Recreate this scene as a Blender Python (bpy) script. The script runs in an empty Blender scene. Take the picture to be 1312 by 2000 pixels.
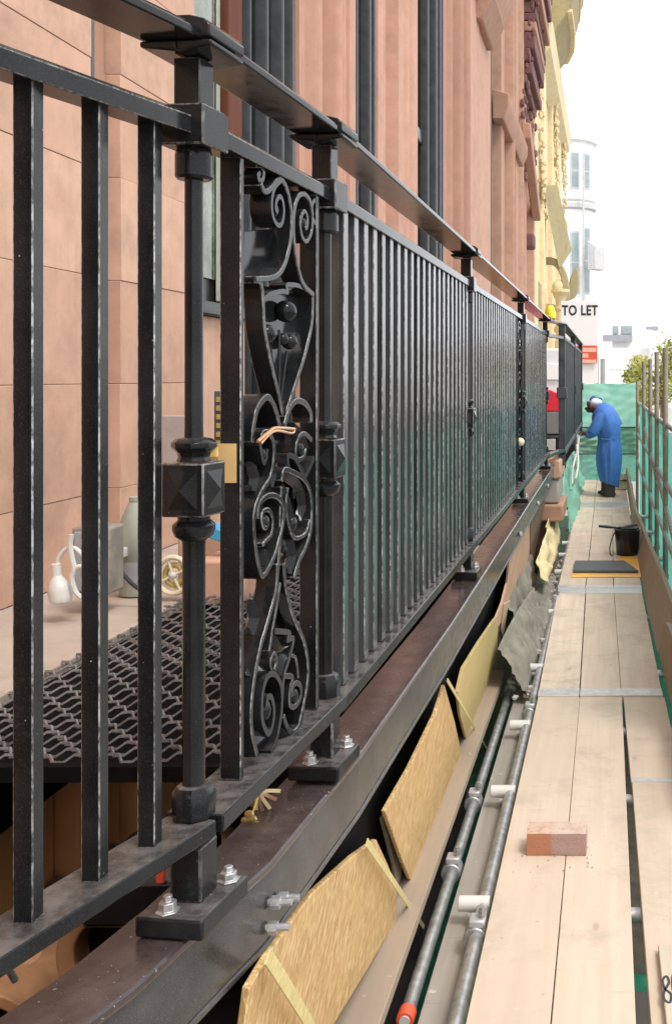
import bpy, bmesh, math, random
from mathutils import Vector, Matrix
R = math.radians
C = bpy.context.scene.collection
random.seed(7)

# ------------------------------------------------------------------ camera, sky, sun, exposure
sc = bpy.context.scene
F, VX, VY, EYE = 2000.0, 1190.0, 735.0, 1.70          # focal length in photo pixels, vanishing point, eye height
cd = bpy.data.cameras.new('camera')
cam = bpy.data.objects.new('camera', cd); C.objects.link(cam)
cam.location = (0, 0, EYE); cam.rotation_euler = (R(90), 0, 0)
cd.sensor_fit = 'VERTICAL'; cd.sensor_height = 24; cd.sensor_width = 24
cd.lens = 24*F/2000
cd.shift_x = -(VX-656)/2000; cd.shift_y = -(1000-VY)/2000
cd.clip_start = .05; cd.clip_end = 3000
sc.camera = cam

SUN_EL, SUN_AZ = 58, 132                                # azimuth clockwise from +Y (ahead); 90 = right
w = bpy.data.worlds.new('World'); sc.world = w; w.use_nodes = True
nt = w.node_tree; nt.nodes.clear()
sky = nt.nodes.new('ShaderNodeTexSky'); sky.sky_type = 'NISHITA'; sky.sun_disc = False
sky.sun_elevation = R(SUN_EL); sky.sun_rotation = R(SUN_AZ); sky.dust_density = 3; sky.air_density = 1
bw = nt.nodes.new('ShaderNodeRGBToBW'); mx = nt.nodes.new('ShaderNodeMix'); mx.data_type = 'RGBA'
mx.inputs[0].default_value = .88                        # overcast: the sky's own brightness with nearly all blue taken out
bg = nt.nodes.new('ShaderNodeBackground'); bg.inputs[1].default_value = .15
out = nt.nodes.new('ShaderNodeOutputWorld')
nt.links.new(sky.outputs[0], bw.inputs[0]); nt.links.new(sky.outputs[0], mx.inputs[6])
cl = nt.nodes.new('ShaderNodeMix'); cl.data_type = 'RGBA'; cl.inputs[0].default_value = .8; cl.inputs[7].default_value = (6.6, 6.75, 7.0, 1)   # even cloud cover
nt.links.new(mx.outputs[2], cl.inputs[6])
nt.links.new(bw.outputs[0], mx.inputs[7]); nt.links.new(cl.outputs[2], bg.inputs[0]); nt.links.new(bg.outputs[0], out.inputs[0])
sl = bpy.data.lights.new('sun', 'SUN'); sl.energy = 1.0; sl.angle = R(14); sl.color = (1, .95, .88)
so = bpy.data.objects.new('sun', sl); C.objects.link(so)
d = Vector((math.sin(R(SUN_AZ))*math.cos(R(SUN_EL)), math.cos(R(SUN_AZ))*math.cos(R(SUN_EL)), math.sin(R(SUN_EL))))
so.rotation_euler = d.to_track_quat('Z', 'Y').to_euler()
so.location = (5, -3, 12)
sc.view_settings.view_transform = 'Standard'; sc.view_settings.look = 'None'
sc.view_settings.exposure = .98; sc.view_settings.gamma = 1; sc.view_settings.use_curve_mapping = False

# ------------------------------------------------------------------ helpers
WL = {}                                                 # world origin of every parent
def px(x, y, dep): return Vector(((x-VX)*dep/F, dep, EYE-(y-VY)*dep/F))

def tag(o, label=None, cat=None, group=None, kind=None):
    if label: o['label'] = label
    if cat: o['category'] = cat
    if group: o['group'] = group
    if kind: o['kind'] = kind
    return o
def thing(name, label, cat, loc=(0, 0, 0), group=None):
    o = bpy.data.objects.new(name, None); C.objects.link(o); o.location = loc
    o.empty_display_size = .1
    WL[o] = Vector(loc); tag(o, label, cat, group); return o

class MB:
    def __init__(s): s.v, s.f = [], []
    def add(s, vs, fs):
        n = len(s.v); s.v += [Vector(p) for p in vs]; s.f += [tuple(i+n for i in f) for f in fs]; return s
    def box(s, a, b, rot=0, piv=None, tilt=None):
        (x0, y0, z0), (x1, y1, z1) = a, b
        vs = [Vector((x, y, z)) for z in (z0, z1) for y in (y0, y1) for x in (x0, x1)]
        if rot:
            c = Vector(piv) if piv is not None else Vector(((x0+x1)/2, (y0+y1)/2, 0))
            m = Matrix.Rotation(rot, 3, 'Z'); vs = [m @ (p-c)+c for p in vs]
        if tilt is not None:
            c = Vector(((x0+x1)/2, (y0+y1)/2, (z0+z1)/2)); vs = [tilt @ (p-c)+c for p in vs]
        return s.add(vs, [(0, 2, 3, 1), (4, 5, 7, 6), (0, 1, 5, 4), (2, 6, 7, 3), (0, 4, 6, 2), (1, 3, 7, 5)])
    def tube(s, pts, r, n=10, cap=True):
        pts = [Vector(p) for p in pts]; k = len(pts); vs = []
        rs = r if isinstance(r, (list, tuple)) else [r]*k
        up = None
        for i, p in enumerate(pts):
            t = (pts[min(i+1, k-1)]-pts[max(i-1, 0)]).normalized()
            if up is None:
                up = Vector((0, 0, 1)) if abs(t.z) < .9 else Vector((1, 0, 0))
            a = t.cross(up).normalized(); b = a.cross(t).normalized(); up = b
            for j in range(n):
                q = 2*math.pi*j/n; vs.append(p+(a*math.cos(q)+b*math.sin(q))*rs[i])
        fs = [(i*n+j, i*n+(j+1) % n, (i+1)*n+(j+1) % n, (i+1)*n+j) for i in range(k-1) for j in range(n)]
        if cap: fs += [tuple(range(n-1, -1, -1)), tuple((k-1)*n+j for j in range(n))]
        return s.add(vs, fs)
    def lathe(s, c, prof, n=16, ph=0):                  # prof: (radius, z)
        vs = []
        for r, z in prof:
            for j in range(n):
                q = 2*math.pi*(j+.5)/n+ph; vs.append((c[0]+r*math.cos(q), c[1]+r*math.sin(q), z))
        k = len(prof)
        fs = [(i*n+j, i*n+(j+1) % n, (i+1)*n+(j+1) % n, (i+1)*n+j) for i in range(k-1) for j in range(n)]
        fs += [tuple(range(n-1, -1, -1)), tuple((k-1)*n+j for j in range(n))]
        return s.add(vs, fs)
    def ball(s, c, r, n=14, sq=(1, 1, 1)):
        c = Vector(c); vs = [c+Vector((0, 0, -r*sq[2]))]; m = n//2
        for i in range(1, m):
            q = math.pi*i/m-math.pi/2
            for j in range(n):
                a = 2*math.pi*j/n
                vs.append(c+Vector((r*sq[0]*math.cos(q)*math.cos(a), r*sq[1]*math.cos(q)*math.sin(a), r*sq[2]*math.sin(q))))
        vs.append(c+Vector((0, 0, r*sq[2]))); L = len(vs)-1
        fs = [(0, 1+(j+1) % n, 1+j) for j in range(n)]
        for i in range(m-2):
            o = 1+i*n; fs += [(o+j, o+(j+1) % n, o+n+(j+1) % n, o+n+j) for j in range(n)]
        o = 1+(m-2)*n; fs += [(o+j, o+(j+1) % n, L) for j in range(n)]
        return s.add(vs, fs)
    def prism(s, poly, ext):                            # poly: 3d points, ext: vector
        poly = [Vector(p) for p in poly]; e = Vector(ext); n = len(poly)
        return s.add(poly+[p+e for p in poly], [tuple(range(n-1, -1, -1)), tuple(range(n, 2*n))] +
                     [(i, (i+1) % n, n+(i+1) % n, n+i) for i in range(n)])
    def sweep(s, path, prof):                           # horizontal path of (x,y,z); prof: (side, up), side is to the right of travel
        path = [Vector(p) for p in path]; k = len(path); n = len(prof); vs = []
        for i, p in enumerate(path):
            t0 = (path[i]-path[i-1]) if i else (path[1]-path[0]); t1 = (path[i+1]-path[i]) if i < k-1 else t0
            t0.z = 0; t1.z = 0; t0.normalize(); t1.normalize(); t = (t0+t1).normalized()
            nn = Vector((t.y, -t.x, 0)); sc_ = 1/max(.5, t.dot(t0))
            for a, b in prof: vs.append(p+nn*a*sc_+Vector((0, 0, b)))
        fs = [(i*n+j, (i+1)*n+j, (i+1)*n+(j+1) % n, i*n+(j+1) % n) for i in range(k-1) for j in range(n)]
        fs += [tuple(range(n)), tuple((k-1)*n+j for j in range(n-1, -1, -1))]
        return s.add(vs, fs)
    def ribbon(s, pts, nrm, thick, depth):              # a strip on edge: follows pts, THICK in its plane, DEPTH along nrm
        pts = [Vector(p) for p in pts]; nrm = Vector(nrm).normalized(); k = len(pts); vs = []
        for i, p in enumerate(pts):
            t = (pts[min(i+1, k-1)]-pts[max(i-1, 0)]).normalized(); b = t.cross(nrm).normalized()
            for a, c in ((-1, -1), (1, -1), (1, 1), (-1, 1)): vs.append(p+b*a*thick/2+nrm*c*depth/2)
        fs = [(i*4+j, i*4+(j+1) % 4, (i+1)*4+(j+1) % 4, (i+1)*4+j) for i in range(k-1) for j in range(4)]
        fs += [(3, 2, 1, 0), tuple((k-1)*4+j for j in range(4))]
        return s.add(vs, fs)
    def grid(s, fn, nu, nv, thick=0, tdir=None):
        vs = [fn(i/nu, j/nv) for j in range(nv+1) for i in range(nu+1)]
        fs = [(j*(nu+1)+i, j*(nu+1)+i+1, (j+1)*(nu+1)+i+1, (j+1)*(nu+1)+i) for j in range(nv) for i in range(nu)]
        return s.add(vs, fs)
    def obj(s, name, mat, parent=None, bev=0, smooth=35, seg=2, solid=0, fixn=True):
        me = bpy.data.meshes.new(name)
        off = WL.get(parent, Vector((0, 0, 0)))
        me.from_pydata([p-off for p in s.v], [], s.f)
        if fixn:
            bm = bmesh.new(); bm.from_mesh(me); bmesh.ops.recalc_face_normals(bm, faces=bm.faces); bm.to_mesh(me); bm.free()
        for m in (mat if isinstance(mat, (list, tuple)) else [mat]): me.materials.append(m)
        if smooth: me.shade_smooth(); me.set_sharp_from_angle(angle=R(smooth))
        o = bpy.data.objects.new(name, me); C.objects.link(o)
        if parent is not None: o.parent = parent; WL[o] = off
        if solid:
            q = o.modifiers.new('solid', 'SOLIDIFY'); q.thickness = solid; q.offset = 0
        if bev:
            q = o.modifiers.new('bevel', 'BEVEL'); q.width = bev; q.segments = seg; q.limit_method = 'ANGLE'; q.angle_limit = R(40)
            if len(me.materials) > 1: q.material = 1
        return o

def spline(pts, n=6):
    pts = [Vector(p) for p in pts]; o = []; k = len(pts)
    for i in range(k-1):
        a, b, c, d_ = pts[max(i-1, 0)], pts[i], pts[i+1], pts[min(i+2, k-1)]
        for j in range(n):
            t = j/n; o.append(.5*((2*b)+(c-a)*t+(2*a-5*b+4*c-d_)*t*t+(3*b-a-3*c+d_)*t**3))
    o.append(pts[-1]); return o
def copy_at(o, delta, parent=None):
    c = o.copy(); C.objects.link(c); c.location = o.location+Vector(delta)
    if parent is not None: c.parent = parent
    return c

# ------------------------------------------------------------------ materials
def newmat(name):
    m = bpy.data.materials.new(name); m.use_nodes = True
    n = m.node_tree.nodes; return m, m.node_tree, n['Principled BSDF']
def coords(t, scale=(1, 1, 1), rnd=False):
    tc = t.nodes.new('ShaderNodeTexCoord'); mp = t.nodes.new('ShaderNodeMapping'); mp.inputs[3].default_value = scale
    t.links.new(tc.outputs['Object'], mp.inputs[0])
    if rnd:
        oi = t.nodes.new('ShaderNodeObjectInfo'); mu = t.nodes.new('ShaderNodeVectorMath'); mu.operation = 'SCALE'; mu.inputs[0].default_value = (37, 53, 71)
        t.links.new(oi.outputs['Random'], mu.inputs[3]); t.links.new(mu.outputs[0], mp.inputs[1])
    return mp.outputs[0]
def noise(t, vec, sc_, det=4, rough=.55, dist=0):
    n = t.nodes.new('ShaderNodeTexNoise'); n.inputs['Scale'].default_value = sc_; n.inputs['Detail'].default_value = det
    n.inputs['Roughness'].default_value = rough; n.inputs['Distortion'].default_value = dist
    t.links.new(vec, n.inputs['Vector']); return n.outputs['Fac']
def ramp(t, fac, stops):
    r = t.nodes.new('ShaderNodeValToRGB'); e = r.color_ramp.elements
    while len(e) < len(stops): e.new(.5)
    for el, (p, c) in zip(e, stops):
        el.position = p; el.color = (c, c, c, 1) if isinstance(c, (int, float)) else (*c, 1)
    t.links.new(fac, r.inputs[0]); return r.outputs[0]
def mixc(t, fac, a, b, mode='MIX'):
    m = t.nodes.new('ShaderNodeMix'); m.data_type = 'RGBA'; m.blend_type = mode
    for sock, v in ((m.inputs[0], fac), (m.inputs[6], a), (m.inputs[7], b)):
        if isinstance(v, (int, float)): sock.default_value = v
        elif isinstance(v, tuple): sock.default_value = (*v, 1)
        else: t.links.new(v, sock)
    return m.outputs[2]
def bump(t, b, h, strength=.3, dist=.002):
    n = t.nodes.new('ShaderNodeBump'); n.inputs['Strength'].default_value = strength; n.inputs['Distance'].default_value = dist
    t.links.new(h, n.inputs['Height']); t.links.new(n.outputs[0], b.inputs['Normal'])
def mul(t, a, b):
    m = t.nodes.new('ShaderNodeMath'); m.operation = 'MULTIPLY'
    for s_, v in ((m.inputs[0], a), (m.inputs[1], b)):
        if isinstance(v, (int, float)): s_.default_value = v
        else: t.links.new(v, s_)
    return m.outputs[0]

def simple(name, col, rough=.6, var=.18, scale=12, bmp=.15, bd=.002, metal=0, spec=.5, stretch=(1, 1, 1), rnd=False):
    m, t, b = newmat(name); v = coords(t, stretch, rnd)
    n1 = noise(t, v, scale, 5); lo = tuple(c*(1-var) for c in col); hi = tuple(min(1, c*(1+var)) for c in col)
    t.links.new(ramp(t, n1, [(.3, lo), (.7, hi)]), b.inputs['Base Color'])
    if var > .03:
        g0 = t.nodes[-1]; gc = b.inputs['Base Color'].links[0].from_socket
        gn = noise(t, coords(t, (1, 1, 1), True), 5.5, 7, .7)
        t.links.new(mixc(t, mul(t, ramp(t, gn, [(.5, 0), (.72, 1)]), .32), gc, tuple(c*.45+.02 for c in col)), b.inputs['Base Color'])
    b.inputs['Roughness'].default_value = rough; b.inputs['Metallic'].default_value = metal; b.inputs['Specular IOR Level'].default_value = spec
    if bmp: bump(t, b, noise(t, v, scale*6, 4), bmp, bd)
    return m

def iron_mat(name, base, dusty=.0, rough=(.16, .42), grain=.5, coat=.0, fleck=.725, spec=.2, vary=0):
    m, t, b = newmat(name); v = coords(t, (1, 1, 1), True)
    big = noise(t, v, 9, 5); fine = noise(t, v, 260, 3, .6); spk = noise(t, v, 150, 2)
    col = mixc(t, ramp(t, big, [(.35, 0), (.75, 1)]), base, tuple(c*2.2+.006 for c in base))
    geo = t.nodes.new('ShaderNodeNewGeometry'); sx = t.nodes.new('ShaderNodeSeparateXYZ'); t.links.new(geo.outputs['Normal'], sx.inputs[0])
    up = ramp(t, sx.outputs[2], [(.75, 0), (.95, 1)])
    dn = ramp(t, noise(t, v, 28, 6, .65), [(.38, .25), (.62, 1)])
    dust = mul(t, mul(t, up, dn), dusty)                # site dust lies on the level faces
    col = mixc(t, dust, col, (.30, .27, .25))
    chips = ramp(t, spk, [(fleck, 0), (fleck+.02, 1)])
    col = mixc(t, mul(t, chips, .7), col, (.5, .47, .42))
    gr = noise(t, v, 520, 2, .7); col = mixc(t, mul(t, ramp(t, gr, [(.56, 0), (.66, 1)]), .5), col, tuple(c*5+.012 for c in base))
    if vary:
        oi = t.nodes.new('ShaderNodeObjectInfo'); col = mixc(t, ramp(t, oi.outputs['Random'], [(0, 0), (1, vary)]), col, (.10, .105, .11))
        st = noise(t, coords(t, (90, 90, 2.2), True), 1.0, 4, .6); col = mixc(t, mul(t, ramp(t, st, [(.5, 0), (.72, 1)]), .3), col, (.20, .205, .21))
    t.links.new(col, b.inputs['Base Color'])
    rr = ramp(t, noise(t, v, 22, 5), [(.3, rough[0]), (.7, rough[1])])
    rr2 = mixc(t, dust, rr, (.62, .62, .62)); t.links.new(rr2, b.inputs['Roughness'])
    b.inputs['Specular IOR Level'].default_value = spec
    bump(t, b, mixc(t, .35, fine, noise(t, v, 60, 3)), grain, .0012)
    return m
M = {}
M['iron'] = iron_mat('black gloss paint on iron', (.006, .0065, .007), .4, (.07, .24), .22, 0, .765)
M['iron_smooth'] = iron_mat('smooth black gloss paint', (.006, .0065, .007), .12, (.04, .16), .08, 0, .78)
def edge_mat(nm, amt):  # chipped paint plus bright highlight lines painted into the edge colour
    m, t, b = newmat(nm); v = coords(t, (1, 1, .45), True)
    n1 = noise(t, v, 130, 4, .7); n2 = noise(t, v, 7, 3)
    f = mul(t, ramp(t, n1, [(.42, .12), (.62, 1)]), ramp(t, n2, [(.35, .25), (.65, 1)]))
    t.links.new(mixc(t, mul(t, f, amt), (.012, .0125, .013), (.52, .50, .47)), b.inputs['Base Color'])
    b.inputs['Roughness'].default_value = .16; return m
M['edge'] = edge_mat('worn arris with painted highlight', 1); M['edge_soft'] = edge_mat('worn arris with faint painted highlight', .5)
M['iron_bar'] = iron_mat('black paint with painted sheen', (.014, .0155, .0165), .4, (.05, .2), .16, 0, .75, .45, .5)  # lighter grey and streaks paint the sky sheen into the bars
M['iron_far'] = iron_mat('grey black paint', (.03, .034, .036), .3, (.3, .5), .5)
M['beam'] = iron_mat('brown black steel paint', (.020, .0125, .0125), .12, (.10, .26), .22, 0, .715, .5)
M['beam_face'] = iron_mat('dusty grey beam face', (.024, .0225, .021), .2, (.12, .28), .15, 0, .785, .5)
M['galv'] = simple('galvanised steel', (.42, .42, .42), .42, .3, 30, .25, .001, .7)
M['zinc'] = simple('bright zinc', (.40, .40, .40), .35, .3, 60, .2, .001, .6)

def stone(name, col, stain=(.28, .15, .12), amt=.45, grain=.35):
    m, t, b = newmat(name); v = coords(t, (1, 1, 1), True)
    big = noise(t, v, 1.1, 6, .6); mid = noise(t, v, 7, 5, .6); fine = noise(t, v, 140, 3)
    c = mixc(t, ramp(t, mid, [(.3, 0), (.72, 1)]), tuple(x*.86 for x in col), tuple(min(1, x*1.1) for x in col))
    c = mixc(t, mul(t, ramp(t, big, [(.45, 0), (.8, 1)]), amt), c, stain)
    c = mixc(t, mul(t, ramp(t, noise(t, coords(t, (6, 6, .5)), 3, 5), [(.5, 0), (.8, 1)]), amt*.6), c, tuple(x*.62 for x in col))
    oi = t.nodes.new('ShaderNodeObjectInfo'); c = mixc(t, ramp(t, oi.outputs['Random'], [(0, 0), (1, .5)]), c, (col[0]*.8, col[1]*.72, col[2]*.7))
    soot = noise(t, v, 2.3, 8, .72); c = mixc(t, mul(t, ramp(t, soot, [(.49, 0), (.70, 1)]), amt*.8), c, (.20, .135, .115))
    pit = noise(t, v, 75, 3, .6); c = mixc(t, mul(t, ramp(t, pit, [(.66, 0), (.73, 1)]), .45), c, tuple(x*.55 for x in col))
    salt = noise(t, v, 5, 6, .7, .6); c = mixc(t, mul(t, ramp(t, salt, [(.68, 0), (.78, 1)]), .4), c, tuple(min(.85, x*1.5+.08) for x in col))
    t.links.new(c, b.inputs['Base Color']); b.inputs['Roughness'].default_value = .85; b.inputs['Specular IOR Level'].default_value = .25
    bump(t, b, mixc(t, .5, fine, mid), grain, .0025); return m
M['stone'] = stone('red sandstone', (.63, .40, .285), (.46, .26, .19), .5, .5)
M['stone_pink'] = stone('pinkish painted stone', (.575, .345, .255), (.44, .25, .19), .35)
M['stone_brown'] = stone('brown terracotta', (.47, .28, .20), (.30, .15, .12), .4)
M['stone_dark'] = stone('purple brown carved stone', (.20, .10, .095), (.10, .05, .05), .7, .8)
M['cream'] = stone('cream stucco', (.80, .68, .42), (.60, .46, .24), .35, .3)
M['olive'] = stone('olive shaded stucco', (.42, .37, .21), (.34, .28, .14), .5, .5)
M['grey_stone'] = stone('grey stone', (.44, .39, .36), (.30, .26, .25), .5)
M['floor'] = stone('balcony paving', (.46, .38, .31), (.34, .28, .24), .5)
M['white_wall'] = simple('white render', (.82, .82, .82), .7, .05, 3, .1)
M['pale_wall'] = simple('pale render', (.80, .79, .77), .7, .05, 2, .05)

def wood(name, col, dark, grain_axis=1, fleck=.5, scale=1.0):
    m, t, b = newmat(name)
    s_ = [26*scale, 26*scale, 26*scale]; s_[grain_axis] = 1.3*scale
    v = coords(t, tuple(s_), True); v2 = coords(t, (1, 1, 1), True)
    g = noise(t, v, 1.0, 6, .6, .4); c = mixc(t, ramp(t, g, [(.35, 0), (.7, 1)]), col, dark)
    big = noise(t, v2, 1.6, 5); c = mixc(t, mul(t, ramp(t, big, [(.4, 0), (.8, 1)]), .45), c, tuple(x*.82 for x in dark))
    cr = [5, 5, 5]; cr[grain_axis] = 40                # saw marks and cross stains
    mk = noise(t, coords(t, tuple(cr), True), .9, 3, .5); c = mixc(t, mul(t, ramp(t, mk, [(.66, 0), (.72, 1)]), .28), c, tuple(x*.5 for x in dark))
    sp = noise(t, v2, 42, 2); c = mixc(t, mul(t, ramp(t, sp, [(.72, 0), (.76, 1)]), fleck), c, (.16, .10, .06))
    kn = [5.5, 5.5, 5.5]; kn[grain_axis] = 2.4
    vo = t.nodes.new('ShaderNodeTexVoronoi'); vo.inputs['Scale'].default_value = scale; t.links.new(coords(t, tuple(kn), True), vo.inputs['Vector'])
    c = mixc(t, mul(t, ramp(t, vo.outputs['Distance'], [(.035, 1), (.075, 0)]), fleck), c, (.20, .11, .055))
    c = mixc(t, mul(t, ramp(t, vo.outputs['Distance'], [(.08, 1), (.3, 0)]), fleck*.35), c, tuple(x*.8 for x in dark))
    mud = noise(t, v2, 3.1, 8, .72, .3); c = mixc(t, mul(t, ramp(t, mud, [(.5, 0), (.72, 1)]), .75*min(1, fleck*2)), c, (.34, .29, .24))
    spl = noise(t, v2, 19, 4, .6); c = mixc(t, mul(t, ramp(t, spl, [(.68, 0), (.71, 1)]), .55*min(1, fleck*2)), c, (.70, .66, .60))
    oi = t.nodes.new('ShaderNodeObjectInfo'); c = mixc(t, ramp(t, oi.outputs['Random'], [(0, 0), (1, .55)]), c, tuple(x*.84 for x in dark))
    t.links.new(c, b.inputs['Base Color']); b.inputs['Roughness'].default_value = .75; b.inputs['Specular IOR Level'].default_value = .2
    bump(t, b, g, .25, .002); return m
M['board'] = wood('pale scaffold board', (.69, .565, .45), (.585, .465, .36), 1)
M['board_grey'] = wood('weathered grey board', (.40, .36, .32), (.29, .26, .23), 1)
M['toe'] = wood('brown toe board', (.44, .34, .25), (.36, .28, .21), 1)
M['ply'] = wood('orange plywood', (.62, .37, .15), (.50, .28, .10), 2, .25)
M['ply_yellow'] = wood('yellow sheet', (.62, .47, .21), (.54, .40, .17), 2, .1, .4)
def osb():
    m, t, b = newmat('strand board'); v = coords(t, (22, 22, 4), True); v2 = coords(t, (1, 1, 1), True)
    n1 = noise(t, v, 2.2, 5, .6, 1.5); n2 = noise(t, coords(t, (70, 70, 10), True), 1.6, 3, .5, .8)
    c = mixc(t, ramp(t, n1, [(.32, 0), (.68, 1)]), (.64, .43, .185), (.36, .19, .055))
    c = mixc(t, mul(t, ramp(t, n2, [(.52, 0), (.62, 1)]), .6), c, (.80, .63, .34))
    c = mixc(t, mul(t, ramp(t, noise(t, v2, 38, 2), [(.68, 0), (.74, 1)]), .6), c, (.26, .13, .04))
    t.links.new(c, b.inputs['Base Color']); b.inputs['Roughness'].default_value = .65
    bump(t, b, n1, .5, .003); return m
M['osb'] = osb()
M['peach'] = simple('peach insulation sheet', (.62, .36, .25), .7, .12, 4, .1)
M['tan_sheet'] = simple('tan hardboard', (.58, .42, .27), .7, .12, 5, .1)
M['brown_sheet'] = simple('dark brown sheet', (.17, .10, .065), .6, .2, 5, .1)
M['dark_fill'] = simple('black membrane', (.004, .0035, .004), .9, .3, 6, .3, .004, 0, .12)  # near-black colour puts deep shade into surfaces; also colours the tyres
M['strap'] = simple('yellow webbing', (.60, .50, .22), .6, .15, 60, .2)
M['cloth'] = simple('dusty grey brown sheet', (.25, .22, .18), .85, .3, 9, .6, .004)
M['rag'] = simple('yellow cream rag', (.72, .57, .32), .8, .2, 14, .5, .004)
M['void'] = simple('painted soffit shade', (.02, .017, .016), .9, .3, 4, .1)  # near-black colour puts the darkness under the balcony into these surfaces
M['terra'] = stone('orange terracotta wall', (.50, .225, .085), (.30, .11, .05), .6)
M['clay'] = simple('clay pipe', (.40, .21, .10), .6, .2, 18, .2)
M['frame'] = iron_mat('black window paint', (.012, .013, .014), .0, (.1, .24), .1, 0, .9)
M['timber_red'] = wood('red brown timber', (.17, .055, .028), (.11, .035, .02), 2, 0)
M['white_pvc'] = simple('white plastic', (.64, .62, .58), .4, .08, 20, .05)
M['white_sign'] = simple('white sign board', (.86, .86, .86), .5, .02, 4, .02)
M['ink'] = simple('black lettering', (.02, .02, .025), .5, .2, 9, 0)
M['red_paint'] = simple('orange red paint', (.74, .10, .045), .5, .08, 6, .03)
M['pale_red'] = simple('pale print', (.86, .48, .38), .5, .05, 6, 0)
M['yellow'] = simple('yellow plastic', (.85, .66, .02), .38, .06, 10, .05)
M['blue_plastic'] = simple('blue plastic', (.05, .36, .62), .4, .1, 10, .05)
M['jug'] = simple('grey green plastic', (.34, .36, .30), .5, .12, 10, .1)
M['cream_plastic'] = simple('cream plastic', (.74, .64, .46), .5, .12, 30, .2)
M['black_plastic'] = simple('black plastic', (.010, .010, .011), .22, .2, 15, .1)
M['tape'] = simple('tan masking tape', (.60, .42, .18), .7, .06, 20, .1)
M['copper'] = simple('copper wire', (.62, .36, .20), .35, .1, 20, .1, .001, .6)
M['gold'] = simple('gold leaf', (.48, .36, .13), .4, .2, 40, .1, .001, .4)
M['band'] = simple('steel end band', (.52, .51, .50), .45, .15, 25, .2, .001, .4)
M['slab'] = simple('dark slate', (.075, .08, .085), .6, .2, 30, .3)
M['amber'] = simple('amber sheet', (.80, .42, .07), .45, .12, 6, .1)
M['car_white'] = simple('white vehicle paint', (.75, .75, .75), .25, .03, 3, 0)
M['car_red'] = simple('red vehicle panel', (.62, .02, .04), .3, .05, 3, 0)
M['car_grey'] = simple('grey vehicle panel', (.17, .17, .175), .4, .06, 3, 0)
M['plate'] = simple('silver plate', (.5, .5, .5), .35, .1, 30, .1, .001, .4)
M['tarmac'] = simple('tarmac', (.09, .09, .09), .9, .2, 30, .3)
M['paving'] = simple('pavement', (.36, .34, .32), .85, .12, 6, .2)
M['grey_metal'] = simple('grey cladding', (.33, .34, .36), .5, .06, 5, .05)
M['glass_far'] = simple('far glazing', (.30, .36, .38), .2, .15, 3, 0)
M['bark'] = simple('bark', (.20, .17, .12), .9, .3, 20, .5)
M['pole'] = simple('weathered pole', (.27, .235, .18), .7, .25, 18, .3)
M['shade_grey'] = simple('grey moulding', (.55, .55, .55), .7, .1, 9, .1)
def glass_win():
    m, t, b = newmat('glass with painted reflection'); v = coords(t)
    c = ramp(t, noise(t, v, 4.5, 7, .7), [(.36, (.03, .05, .015)), (.5, (.12, .15, .09)), (.66, (.26, .28, .22))])  # mottled greens and greys paint a foliage reflection into the glass
    t.links.new(c, b.inputs['Base Color']); b.inputs['Roughness'].default_value = .05; b.inputs['Specular IOR Level'].default_value = .8
    bump(t, b, noise(t, v, 2.5, 2), .12, .01); return m
M['glass'] = glass_win()
def net():
    m, t, b = newmat('green debris netting'); v = coords(t); n1 = noise(t, v, 2.2, 5)
    fold = noise(t, coords(t, (3, 7, .6)), 2.0, 4)
    c = ramp(t, n1, [(.3, (.09, .47, .37)), (.7, (.17, .62, .51))]); c = mixc(t, mul(t, ramp(t, fold, [(.5, 0), (.75, 1)]), .35), c, (.30, .68, .58))
    t.links.new(c, b.inputs['Base Color']); b.inputs['Roughness'].default_value = .6
    tr = t.nodes.new('ShaderNodeBsdfTranslucent'); t.links.new(c, tr.inputs[0])
    ms = t.nodes.new('ShaderNodeMixShader'); ms.inputs[0].default_value = .5
    o = t.nodes['Material Output']; t.links.new(b.outputs[0], ms.inputs[1]); t.links.new(tr.outputs[0], ms.inputs[2]); tp_ = t.nodes.new('ShaderNodeBsdfTransparent'); m2 = t.nodes.new('ShaderNodeMixShader'); wv = noise(t, coords(t, (1, 1, 1)), 70, 2)
    t.links.new(ramp(t, wv, [(.45, .05), (.7, .35)]), m2.inputs[0]); t.links.new(ms.outputs[0], m2.inputs[1]); t.links.new(tp_.outputs[0], m2.inputs[2]); t.links.new(m2.outputs[0], o.inputs[0])
    bump(t, b, n1, .5, .01); return m
M['net'] = net()
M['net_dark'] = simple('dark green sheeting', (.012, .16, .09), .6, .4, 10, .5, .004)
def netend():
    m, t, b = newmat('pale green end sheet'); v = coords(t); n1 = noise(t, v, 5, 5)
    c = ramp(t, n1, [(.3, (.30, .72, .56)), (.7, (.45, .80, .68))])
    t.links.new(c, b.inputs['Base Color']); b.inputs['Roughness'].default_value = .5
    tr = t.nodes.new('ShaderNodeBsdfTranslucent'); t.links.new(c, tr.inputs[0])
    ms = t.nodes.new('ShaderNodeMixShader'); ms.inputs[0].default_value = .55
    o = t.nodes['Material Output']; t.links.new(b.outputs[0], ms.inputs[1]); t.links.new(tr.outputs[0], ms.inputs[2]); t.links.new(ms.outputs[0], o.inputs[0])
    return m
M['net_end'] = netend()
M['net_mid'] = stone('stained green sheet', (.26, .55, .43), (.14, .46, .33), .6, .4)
M['mesh'] = iron_mat('worn expanded metal', (.095, .085, .082), .1, (.2, .4), .2, 0, .8)
M['leaf'] = simple('yellow green leaves', (.30, .31, .06), .5, .45, 3, 0, rnd=False)
M['gown'] = simple('blue gown cloth', (.055, .17, .50), .75, .14, 9, .5, .006)
M['skin'] = simple('brown skin', (.075, .035, .028), .5, .2, 30, .2)
M['band_blue'] = simple('dark blue headband', (.02, .07, .30), .6, .2, 20, .2)
M['cap_white'] = simple('pale blue white cap', (.72, .80, .88), .7, .06, 20, .2)
M['trouser'] = simple('dark brown trousers', (.055, .047, .038), .8, .2, 30, .3)
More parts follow.
